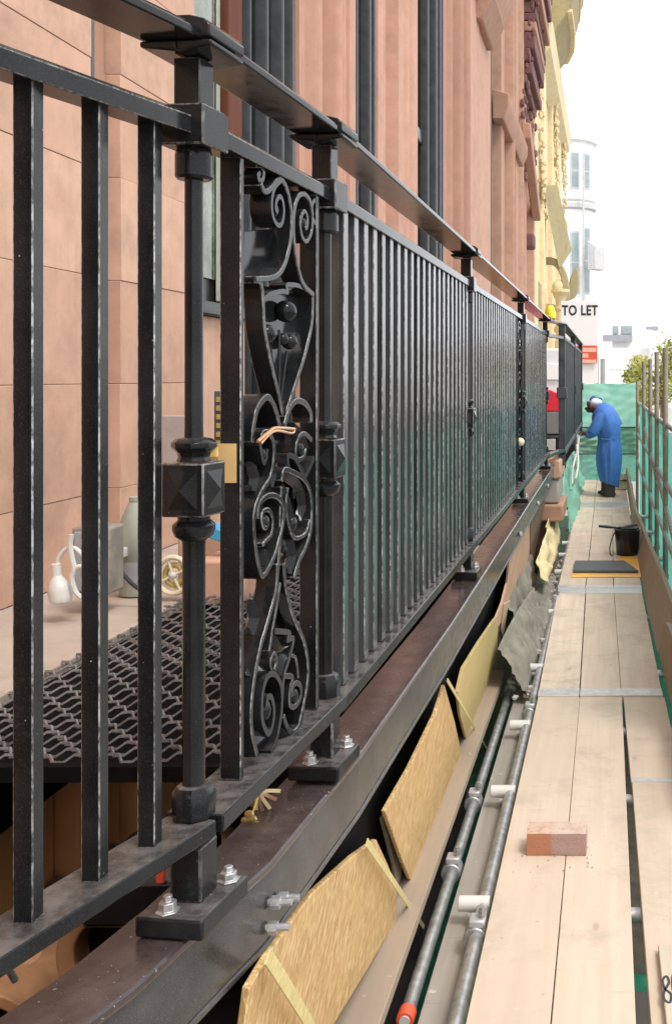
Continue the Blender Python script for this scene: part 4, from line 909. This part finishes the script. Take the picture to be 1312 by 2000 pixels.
# straps
def strap(label, a, b, wd_):
    pa, pb = shp(*a, -.016), shp(*b, -.03); dirn = (pb-pa).normalized()
    pts = spline([pa, (pa+pb)/2+Vector((.006, 0, -.008)), pb], 5)
    o = MB().ribbon(pts, sn, wd_, .003).obj('webbing_strap', M['strap']); tag(o, label, 'strap', 'yellow straps over the sheets')
strap('yellow strap running off the nearest strand board', (523, 1868), (610, 2010), .022)
strap('yellow strap between the strand board and the plywood sheet', (716, 1645), (832, 1818), .017)
strap('thin yellow strap crossing the yellow sheet', (873, 1328), (974, 1505), .012)

# ------------------------------------------------------------------ scaffold
gs_ = MB().box((-1.0, 1.2, -.62), (.6, 16.9, -.60)).obj('ground_sheet', M['net_dark']); tag(gs_, kind='structure')
def plank(name, label, x0, x1, z, y0, y1, mat, skew=0, cat='board', grp=None, th=.038, bands=(), zt=0, part=None):
    t_ = thing(name, label, cat, ((x0+x1)/2, y0, z-th), grp)
    cs = [(x0, y0), (x1, y0), (x1+skew, y1), (x0+skew, y1)]
    MB().prism([(x, y, z-th) for x, y in cs], (0, 0, th)).obj('plank', mat, t_, .003)
    for yb0, yb1 in bands:
        u0 = skew*(yb0-y0)/(y1-y0); MB().box((x0+u0-.001, yb0, z-th-.001), (x1+u0+.001, yb1, z+.0015)).obj('end_band', M['band'], t_)
    return t_
G = 'boards of the scaffold walkway'
plank('scaffold_board', 'pale board nearest the camera beside the scaffold tube, under half of the brick', -.378, -.156, 0, .6, 5.43, M['board'], -.002, 'scaffold board', G)
plank('scaffold_board', 'pale board nearest the camera with small dark nicks, under the other half of the brick', -.150, .072, 0, .6, 5.43, M['board'], -.008, 'scaffold board', G)
plank('scaffold_board', 'pale board nearest the camera lying askew beyond the open gap, under the stamped offcut', .128, .350, .0, .6, 4.33, M['board'], -.036, 'scaffold board', G, bands=((4.29, 4.328),))
plank('scaffold_board', 'short pale board past the grey band of the askew board', .088, .306, -.001, 4.34, 5.43, M['board'], -.016, 'scaffold board', G)
for i, (x0, lab) in enumerate(((-.382, 'pale board of the second span on the tube side'), (-.158, 'pale board in the middle of the second span'), (.062, 'pale board of the second span on the toe board side'))):
    plank('scaffold_board', lab, x0, x0+.218, .004, 5.44, 8.19, M['board'], -.03, 'scaffold board', G, bands=((5.445, 5.56), (8.0, 8.185)))
for i, (x0, lab) in enumerate(((-.418, 'pinkish board of the third span beside the tubes, under the dark slate'), (-.192, 'pinkish board in the middle of the third span, under the dark slate'), (.034, 'board of the third span under the black bucket'))):
    plank('scaffold_board', lab, x0, x0+.22, .002, 8.2, 10.96, M['board'], .0, 'scaffold board', G, bands=((8.21, 8.33),))
for i, (x0, lab) in enumerate(((-.425, 'board on the tube side just before the person in blue'), (-.198, 'middle board just before the person in blue'), (.026, 'board on the netting side just before the person in blue'))):
    plank('scaffold_board', lab, x0, x0+.222, .0, 10.97, 13.6, M['board'], .0, 'scaffold board', G, bands=((13.3, 13.59),))
for i, (x0, lab) in enumerate(((-.43, 'farthest board on the tube side under the person in blue'), (-.203, 'farthest middle board under the person in blue'), (.024, 'farthest board on the netting side by the green end sheet'))):
    plank('scaffold_board', lab, x0, x0+.222, .003, 13.61, 16.8, M['board'], .0, 'scaffold board', G, bands=((13.62, 13.8),))
plank('weathered_plank', 'grey weathered plank lying lower beside the scaffold tube', -.535, -.452, -.10, .6, 6.5, M['board_grey'], .0, 'plank')
plank('base_plank', 'wide dusty beige plank at the foot of the strand board', -.735, -.612, -.02, .6, 6.0, M['toe'], .0, 'plank')
plank('weathered_plank', 'grey plank lying low in the gap of the walkway boards', -.02, .30, -.22, .6, 3.2, M['board_grey'], .0, 'plank')
plank('weathered_plank', 'dark timber lying low under the far part of the walkway gap', .0, .22, -.19, 3.3, 5.6, M['pole'], .0, 'plank')
rg = MB().grid(lambda u, v: Vector((.05+.13*u, 2.78+.17*v, -.19+.012*math.sin(6*u+3*v))), 6, 6).obj('blue_rag', M['blue_plastic'], None, 0, 60, solid=.003); tag(rg, 'light blue rag seen down in the gap between the boards', 'rag')

def tube_(label, pts, r=.0245, mat='galv', name='scaffold_tube'):
    o = MB().tube(pts, r, 16).obj(name, M[mat]); tag(o, label, 'scaffold tube', 'scaffold tubes'); return o
tube_('grey scaffold tube hugging the edge of the walkway boards', [(-.414, .6, -.045), (-.412, 6, -.04), (-.44, 17, -.03)])
t2 = thing('scaffold_tube', 'lower grey scaffold tube with a red end cap between the planks', 'scaffold tube', (-.572, 2.86, -.10), 'scaffold tubes')
MB().tube([(-.575, 2.92, -.11), (-.575, 4.2, -.11), (-.57, 9.5, -.10)], .021, 14).obj('tube', M['galv'], t2)
MB().tube([(-.5751, 2.875, -.11), (-.575, 2.92, -.11)], .026, 16).obj('end_cap', M['red_paint'], t2, .004)
MB().tube([(-.5751, 2.87, -.11), (-.575, 2.876, -.11)], .015, 14).obj('cap_rim', M['white_pvc'], t2)
trs = [('white ended transom tube nearest the camera', 3.36), ('white ended transom tube beside the open gap in the boards', 4.27), ('white ended transom tube level with the second span start', 5.08), ('white ended transom tube by the thin yellow strap end', 6.08), ('white ended transom tube under the second span middle', 7.5), ('white ended transom tube just before the dark slate', 9.05), ('white ended transom tube level with the black bucket', 9.9), ('white ended transom tube a little past the bucket', 10.6), ('white ended transom tube before the green tarpaulin', 11.6), ('white ended transom tube farthest along by the person', 12.9)]
for k, (lab, y) in enumerate(trs):
    t_ = thing('transom_tube', lab, 'scaffold tube', (0, y, -.065), 'transom tubes under the walkway')
    MB().tube([(-.46, y, -.068), (.52, y, -.068)], .024, 14).obj('tube', M['galv'], t_)
    MB().tube([(-.495, y, -.030), (-.393, y, -.030)], .0245, 16).obj('end_sleeve', M['white_pvc'], t_, .003)
def coupler(lab, x, y, z):
    t_ = thing('scaffold_coupler', lab, 'coupler', (x, y, z), 'scaffold couplers')
    MB().tube([(x, y-.035, z), (x, y+.035, z)], .037, 12).obj('collar', M['galv'], t_, .004)
    MB().box((x-.02, y-.028, z+.03), (x+.03, y+.028, z+.055)).obj('lug', M['plate'], t_, .006)
    MB().tube([(x+.02, y, z+.05), (x+.02, y, z+.085)], .008, 8).obj('bolt', M['zinc'], t_)
    MB().lathe((x+.02, y), [(.014, z+.062), (.014, z+.076)], 6).obj('nut', M['zinc'], t_)
coupler('grey scaffold coupler on the lower tube by the strap end', -.577, 3.75, -.108)
coupler('grey scaffold coupler on the lower tube level with the brick', -.578, 4.35, -.11)
coupler('grey scaffold coupler on the edge tube nearest the camera', -.418, 3.2, -.043)
coupler('grey scaffold coupler on the edge tube by the board joint', -.418, 5.3, -.043)
coupler('grey scaffold coupler on the lower tube at the dust sheet', -.571, 5.9, -.10)
coupler('grey scaffold coupler on the edge tube near the slate', -.42, 7.9, -.04)

# dust sheet and clutter along the gap
def crumple(fn, nu, nv, amp, seed):
    rr = random.Random(seed); ph = [rr.uniform(0, 6.28) for _ in range(8)]
    def f(u, v):
        p = fn(u, v); a = amp*(math.sin(11*u+5*v+ph[0])+.7*math.sin(23*u-9*v+ph[1])+.5*math.sin(37*v+13*u+ph[2])+.4*math.sin(51*u+ph[3]+3*math.sin(7*v)))
        return p+Vector((a*.7, 0, a))
    return MB().grid(f, nu, nv)
def lerp(a, b, t): return a+(b-a)*t
ds = crumple(lambda u, v: Vector((lerp(-.60, -.46, v)+.03*math.sin(4*u), lerp(5.6, 9.6, u), lerp(.16, -.06, v)+.08*math.sin(5*u+1)*(1-v))), 90, 14, .010, 5)
tag(ds.obj('dust_sheet', M['cloth'], None, 0, 70, solid=.004), 'crumpled grey brown dust sheet lying along the gap beside the boards', 'dust sheet')
ds = crumple(lambda u, v: Vector((lerp(-.66, -.58, v), lerp(6.3, 8.3, u), lerp(.5, .12, v)*(1-.3*u))), 50, 10, .013, 9)
tag(ds.obj('dust_sheet', M['cloth'], None, 0, 70, solid=.004), 'beige dust sheet hanging in folds under the peach sheet', 'dust sheet')
rg = crumple(lambda u, v: Vector((lerp(-.545, -.47, v)+.02*u, lerp(7.7, 9.5, u), lerp(.40, .16, v)*(.75+.6*u))), 40, 8, .016, 12)
tag(rg.obj('cream_rag', M['rag'], None, 0, 70, solid=.004), 'yellow cream rag draped under the stone pier', 'rag')
gt = crumple(lambda u, v: Vector((lerp(-.56, -.40, v), lerp(11.3, 16.6, u), lerp(.46, -.12, v)+.12*math.sin(3*u))), 50, 14, .02, 15)
tag(gt.obj('green_tarpaulin', M['net_mid'], None, 0, 70, solid=.004), 'crumpled green tarpaulin stuffed between the far boards and the railing', 'tarpaulin')
rr = random.Random(11)
dm = MB()
for k in range(70):
    y = rr.uniform(5.5, 9.8); x = rr.uniform(-.53, -.44)
    dm.ball((x, y, -.055+rr.uniform(0, .03)), rr.uniform(.008, .026), 6, (1, rr.uniform(.6, 1.6), .7))
tag(dm.obj('rubble', M['grey_stone']), kind='stuff')
rp = MB()
tr_ = spline([(-.43, 14.2, .86), (-.44, 13.8, .7), (-.48, 13.2, .5), (-.47, 12.9, .33), (-.42, 12.6, .45), (-.40, 12.9, .6), (-.43, 13.4, .8)], 6)
tag(rp.tube(tr_, .014, 8).obj('white_rope', M['white_pvc']), 'white rope looped at the far railing foot by the person', 'rope')

# toe boards
def toe(label, secs, name='toe_board'):                 # secs: (y, bottom x, top x, top z)
    t_ = thing(name, label, 'toe board', (secs[0][1], secs[0][0], .006), 'toe boards along the netting')
    vs = []
    for y, xb_, xt, zt in secs:
        vs += [(xb_, y, .006), (xb_+.036, y, .006), (xt+.036, y, zt-.004), (xt, y, zt)]
    k = len(secs); fs = [(i*4+j_, i*4+(j_+1) % 4, (i+1)*4+(j_+1) % 4, (i+1)*4+j_) for i in range(k-1) for j_ in range(4)]
    MB().add(vs, fs+[(3, 2, 1, 0), tuple((k-1)*4+j_ for j_ in range(4))]).obj('plank', M['toe'], t_, .006)
    return t_
toe('brown toe board leaning out between the boards and the netting, behind the bucket', [(6.25, .288, .40, .25), (7.6, .266, .375, .245), (9.3, .258, .325, .235), (11.1, .254, .285, .225)])
toe('nearest brown toe board on edge with a worn corner', [(3.9, .335, .37, .27), (5.8, .305, .335, .27), (6.05, .300, .325, .25), (6.2, .297, .318, .19)])
toe('far toe board on edge beside the person', [(11.15, .256, .275, .21), (16.7, .252, .262, .21)])

# netting and its frame
def netf(u, v):
    y = 4.6+u*12.3; x = .555-.06*(y-4.6)/12.3
    w_ = .016*math.sin(y*3.1+2*v)+.014*math.sin(y*7.7+4*v)+.008*math.sin(y*19+6*v+2*math.sin(y*3))+.006*math.sin(23*v+3*math.sin(y*2))
    return Vector((x+w_, y, lerp(-.55, 1.235, v)+.03*math.sin(y*2.6)*v))
tag(MB().grid(netf, 300, 26).obj('debris_netting', M['net'], None, 0, 80), 'teal green debris netting along the open side of the walkway', 'netting')
for k, (y, zt, lab) in enumerate(((7.4, 1.98, 'upright scaffold tube nearest the camera at the netting'), (9.0, 1.95, 'second upright scaffold tube along the netting'), (10.5, 1.95, 'third upright scaffold tube along the netting'), (12.0, 1.9, 'fourth upright scaffold tube along the netting'), (14.0, 1.9, 'fifth upright scaffold tube along the netting'), (16.85, 1.62, 'upright scaffold tube at the corner of the green end sheet'))):
    x = .51-.06*(y-4.6)/12.3
    tube_(lab, [(x, y, -.9), (x, y, zt)], .024, 'pole')
def wav(y0, y1, z, x0, dz, n=14): return [(x0-.06*((y0+(y1-y0)*k/n)-4.6)/12.3, y0+(y1-y0)*k/n, z+dz*math.sin(k*1.7)) for k in range(n+1)]
tube_('upper guard rail tube along the top of the netting', wav(4.6, 16.9, 1.262, .535, .006), .024, 'galv')
tube_('middle guard rail tube along the netting', wav(4.6, 16.9, .76, .515, .004), .022, 'galv')
tube_('lower guard rail tube just above the toe boards', wav(4.6, 16.9, .33, .50, .004), .02, 'galv')
for (a, b, lab) in (((.485, 10.4, .62), (.478, 13.9, 1.0), 'long diagonal brace tube on the far netting'), ((.50, 7.5, .38), (.48, 10.4, .72), 'diagonal brace tube on the near netting')):
    tube_(lab, [a, b], .02, 'galv')
ec = thing('end_sheet', 'pale green sheeting closing the far end of the walkway behind the person', 'sheeting', (0, 17, 0))
def endf(z0, z1, sag=0):
    return lambda u, v: Vector((lerp(-.50, .44, u), 17.0+.02*math.sin(9*u+4*v)+.014*math.sin(21*u-13*v+3*math.sin(5*v+z0))+.009*math.sin(31*v+7*u), lerp(z0, z1, v)-(sag*math.sin(math.pi*u) if v > .99 else 0)))
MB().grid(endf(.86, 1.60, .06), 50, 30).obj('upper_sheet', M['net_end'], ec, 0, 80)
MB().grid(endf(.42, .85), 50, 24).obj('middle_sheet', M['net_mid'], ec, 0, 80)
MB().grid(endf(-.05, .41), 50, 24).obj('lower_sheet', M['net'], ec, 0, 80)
for z in (.855, .415): MB().tube([(-.52, 16.97, z), (.46, 16.97, z)], .012, 8).obj('batten', M['slab'], ec)
lg = thing('bench', 'pale low box step with a cloth beside the person in blue', 'box', (.2, 15.5, 0))
MB().box((.10, 15.3, .003), (.30, 16.1, .14)).obj('box', M['cream_plastic'], lg, .015)
cl_ = crumple(lambda u, v: Vector((lerp(.09, .345, u), lerp(15.25, 16.1, v), .158-(.30*max(0, u-.75)*2))), 20, 10, .006, 3); cl_.obj('cloth', M['cloth'], lg, 0, 70, solid=.004)

# ------------------------------------------------------------------ things on the walkway
bm_ = bmesh.new(); bmesh.ops.create_cube(bm_, size=1); bmesh.ops.subdivide_edges(bm_, edges=bm_.edges[:], cuts=9, use_grid_fill=True)
rr = random.Random(2)
from mathutils import noise as mnoise
for v in bm_.verts:
    p = Vector(((v.co.x+.5)*.212, (v.co.y+.5)*.1, (v.co.z+.5)*.078)); e = sum(abs(abs(q_)-.5) < 1e-4 for q_ in v.co)
    p += mnoise.noise_vector(p*28)*.0016+mnoise.noise_vector(p*110)*.0007
    if e > 1: p += (Vector((.106, .05, .039))-p).normalized()*(.001+max(0, mnoise.noise(p*60))*.006)
    p.z = max(0, p.z); v.co = p
bme = bpy.data.meshes.new('brick'); bm_.to_mesh(bme); bm_.free(); bme.materials.append(M['brick']); bme.shade_smooth(); bme.set_sharp_from_angle(angle=R(45))
br_ = bpy.data.objects.new('brick', bme); C.objects.link(br_); br_.location = (-.295, 3.63, .001); br_.rotation_euler = (0, 0, R(-.6))
cru = MB()
for k in range(26): cru.ball((rr.uniform(-.34, -.05), rr.uniform(3.5, 3.74), .003), rr.uniform(.0012, .0035), 6, (1, rr.uniform(.7, 1.5), .7))
tag(cru.obj('mortar_crumbs', M['brick']), kind='stuff')
tag(br_, 'single two tone red brick lying across the joint of the walkway boards', 'brick')
of = thing('timber_offcut', 'grey beige timber offcut with black stamped marks on the nearest board', 'offcut', (.36, 2.4, .001))
MB().prism([(.155, 1.9, .002), (.40, 1.9, .002), (.40, 3.02, .002), (.142, 3.02, .002)], (0, 0, .022)).obj('plank', wood('offcut timber', (.60, .52, .41), (.50, .42, .33), 1, .3), of, .003)
def mark(pts, r_=.0035): MB().ribbon(spline(pts, 5), (0, 0, 1), r_*2, .0012).obj('stamped_mark', M['ink'], of)
zz = .0246
mark([(.150, 2.80, zz), (.146, 2.84, zz), (.158, 2.86, zz), (.163, 2.83, zz), (.148, 2.79, zz), (.146, 2.755, zz), (.160, 2.74, zz), (.166, 2.775, zz), (.150, 2.80, zz)])
mark([(.196, 2.885, zz), (.178, 2.87, zz), (.172, 2.82, zz), (.176, 2.775, zz), (.195, 2.75, zz)])
mark([(.184, 2.80, zz), (.196, 2.79, zz)], .005)
sbo = thing('slate_slab', 'dark grey slate slab lying across the walkway boards before the bucket', 'slab', (-.05, 8.85, .004))
MB().prism([(-.315, 8.80, .010), (.245, 8.80, .010), (.13, 9.28, .010), (-.315, 9.28, .010)], (0, 0, .022)).obj('slab', M['slab'], sbo, .002)
amb = MB().prism([(-.325, 8.63, .0045), (.262, 8.63, .0045), (.262, 9.62, .0045), (.10, 9.62, .0045), (.02, 9.3, .0045), (-.325, 9.3, .0045)], (0, 0, .004)).obj('amber_sheet', M['amber']); tag(amb, 'amber orange sheet lying under the dark slate', 'sheet')
bk_ = thing('black_bucket', 'glossy black bucket at the toe board with a trowel across its rim', 'bucket', (.175, 9.72, .004))
c_ = (.165, 9.75)
MB().lathe(c_, [(.10, .004), (.104, .02), (.118, .17), (.122, .235), (.128, .24), (.128, .252), (.118, .252), (.112, .23), (.098, .03)], 28).obj('pail', M['black_plastic'], bk_)
MB().tube(spline([(.05, 9.74, .22), (.02, 9.66, .17), (.0, 9.62, .09), (.005, 9.62, .03), (.02, 9.64, .012)], 5), .006, 8).obj('handle', M['black_plastic'], bk_)
tw = thing('trowel', 'black handled trowel laid across the rim of the black bucket', 'trowel', (.07, 9.7, .255))
MB().tube([(-.105, 9.68, .285), (-.03, 9.69, .278), (.06, 9.7, .268)], [.013, .016, .011], 12).obj('grip', M['black_plastic'], tw)
MB().tube([(.06, 9.7, .268), (.10, 9.71, .272), (.12, 9.72, .262)], .006, 8).obj('tang', M['slab'], tw)
MB().prism([(.11, 9.68, .258), (.25, 9.66, .262), (.27, 9.74, .262), (.12, 9.80, .258)], (0, 0, .004)).obj('blade', M['slab'], tw, .001)
for k, (a, b) in enumerate((((.13, 9.7, .268), (.22, 9.76, .285)), ((.15, 9.76, .27), (.26, 9.7, .292)))): MB().tube([a, b], .011, 8).obj('mortar_lump', M['slab'], tw)

# ------------------------------------------------------------------ person
PD = 14.5
pe = thing('person', 'stooping person in a long blue gown and pale headband facing the railing', 'person', (-.02, PD, .003))
def skinned(name, verts, edges, radii, mat, parent, root=0, sub=2):
    me = bpy.data.meshes.new(name); me.from_pydata([Vector(v)-WL[parent] for v in verts], edges, [])
    o = bpy.data.objects.new(name, me); C.objects.link(o); o.parent = parent; WL[o] = WL[parent]
    o.modifiers.new('skin', 'SKIN'); sv = me.skin_vertices[0].data
    for i, r_ in enumerate(radii): sv[i].radius = (r_ if isinstance(r_, tuple) else (r_, r_)); sv[i].use_root = (i == root)
    s_ = o.modifiers.new('sub', 'SUBSURF'); s_.levels = sub; s_.render_levels = sub
    me.materials.append(mat); o.modifiers['skin'].use_smooth_shade = True
    return o
def q(x, y, dy=0): return px(x, y, PD)+Vector((0, dy, 0))
bv = [q(1188, 868), q(1186, 838), q(1180, 812), q(1170, 800), q(1162, 797), q(1152, 793), q(1147, 797),      # pelvis spine neck head
      q(1176, 810, -.17), q(1168, 842, -.20), q(1148, 846, -.17), q(1137, 845, -.15),                        # near arm
      q(1180, 808, .17), q(1178, 842, .2), q(1152, 848, .15), q(1138, 847, .12),                             # far arm
      q(1190, 895, -.09), q(1190, 925, -.09), q(1188, 966, -.09), q(1180, 971, -.09),
      q(1186, 895, .09), q(1184, 925, .09), q(1182, 962, .09), q(1173, 967, .09)]
be = [(0, 1), (1, 2), (2, 3), (3, 4), (4, 5), (5, 6), (2, 7), (7, 8), (8, 9), (9, 10), (2, 11), (11, 12), (12, 13), (13, 14), (0, 15), (15, 16), (16, 17), (17, 18), (0, 19), (19, 20), (20, 21), (21, 22)]
brd = [.10, .09, .08, .07, .085, .115, .08, .06, .05, .038, .03, .06, .05, .038, .03, .085, .06, .045, .04, .085, .06, .045, .04]
body = skinned('body', bv, be, brd, M['skin'], pe)
# facial relief: nose, brow, ears, beard
hd = q(1151, 792)
MB().ball(q(1145, 798), .024, 8, (1.4, .7, 1)).obj('nose', M['skin'], pe)
for s_ in (-1, 1):
    MB().ball(q(1147, 794, s_*.035), .009, 8).obj('eye', M['white_pvc'], pe); MB().ball(q(1158, 795, s_*.088), .024, 8, (.8, .4, 1.3)).obj('ear', M['skin'], pe)
MB().ball(q(1151, 802), .05, 10, (1.1, 1.1, .6)).obj('beard', M['slab'], pe)
for s_, yy in ((-1, -.15), (1, .12)):                   # fingers reaching for the rail
    for k in range(4):
        b0 = q(1138, 845, yy-.03+.02*k); MB().tube([b0, b0+Vector((-.035, 0, .004)), b0+Vector((-.065+.006*abs(k-1), 0, -.018))], [.0095, .0085, .007], 7).obj('finger', M['skin'], pe)
    b0 = q(1139, 847, yy-.04*s_); MB().tube([b0, b0+Vector((-.03, -.012, -.02))], [.011, .008], 7).obj('thumb', M['skin'], pe)
# headband and pale cap
MB().tube(spline([q(1152, 781, -.075), q(1156, 776, -.05), q(1160, 775, 0), q(1156, 776, .05), q(1152, 781, .075)], 5), .017, 8).tube(spline([q(1156, 776), q(1164, 777), q(1172, 779), q(1174, 781)], 4), [.014]*12+[.022], 8).obj('headband', M['band_blue'], pe)
MB().ball(q(1160, 785), .085, 14, (1.25, 1, .7)).obj('cap', M['cap_white'], pe)
# gown: rings along the stooping back and down to the calf
rings = [  # centre x, y (photo px), half width x (m), half depth y (m), tilt
    (1160, 801, .075, .085, 62), (1164, 799, .115, .15, 56), (1171, 802, .165, .21, 44), (1179, 814, .195, .25, 28), (1184, 830, .195, .25, 14), (1187, 846, .172, .23, 5),
    (1188, 856, .150, .20, 0), (1188, 868, .160, .215, 0), (1188, 885, .172, .225, 0), (1188, 905, .170, .22, 0), (1189, 925, .150, .205, 0), (1190, 940, .132, .195, 0), (1190, 946, .128, .19, 0)]
gv = []; n = 64
for k, (cx, cy, hx, hy, tl) in enumerate(rings):
    c0 = q(cx, cy); T = Matrix.Rotation(R(-tl), 3, 'Y')
    for j in range(n):
        a = 2*math.pi*j/n; fold = 1+(.055*math.sin(a*5+k*.3)+.045*math.sin(a*9+1+.5*math.sin(k))+.02*math.sin(a*14+k))*(.25+min(1, max(0, (k-5)/3)))
        zoff = .05*math.cos(a-.3)*(-1)*(1 if k == len(rings)-1 else 0)
        gv.append(c0+T @ Vector((hx*math.cos(a)*fold, hy*math.sin(a)*fold, zoff)))
gf = [(k*n+j, k*n+(j+1) % n, (k+1)*n+(j+1) % n, (k+1)*n+j) for k in range(len(rings)-1) for j in range(n)]
gw = MB().add(gv, gf).obj('gown', M['gown'], pe, 0, 80, solid=.006); s_ = gw.modifiers.new('sub', 'SUBSURF'); s_.levels = 1; s_.render_levels = 1
def sleeve(pts, rs, nm='sleeve'):
    MB().tube(spline(pts, 4), [rs[0]+(rs[1]-rs[0])*k/(4*(len(pts)-1)) for k in range(4*(len(pts)-1)+1)], 14).obj(nm, M['gown'], pe, 0, 80)
sleeve([q(1174, 806, -.16), q(1166, 828, -.20), q(1158, 843, -.19)], (.085, .085)); sleeve([q(1166, 838, -.2), q(1152, 846, -.17), q(1146, 846, -.16)], (.075, .055))
sleeve([q(1188, 806, .14), q(1199, 822, .2), q(1206, 834, .21)], (.10, .075)); sleeve([q(1206, 832, .21), q(1200, 842, .19), q(1192, 846, .17)], (.055, .05))
MB().tube([px(0, 0, 1)]*0 or [q(1173, 855, -.20), q(1188, 857, -.215), q(1203, 854, -.19)], .008, 8).obj('waist_tie', M['gown'], pe)
for s_, a in ((-.09, 1190), (.09, 1184)):
    MB().tube(spline([q(a, 915, s_), q(a, 940, s_), q(a-1, 968, s_)], 3), [.095, .09, .085, .082, .08, .08, .08], 14).obj('trouser_leg', M['trouser'], pe)
    b0 = q(a-6, 970, s_); MB().ball(Vector((b0.x+.02, b0.y, .045)), .07, 12, (1.6, .75, .6)).obj('shoe', M['black_plastic'], pe)
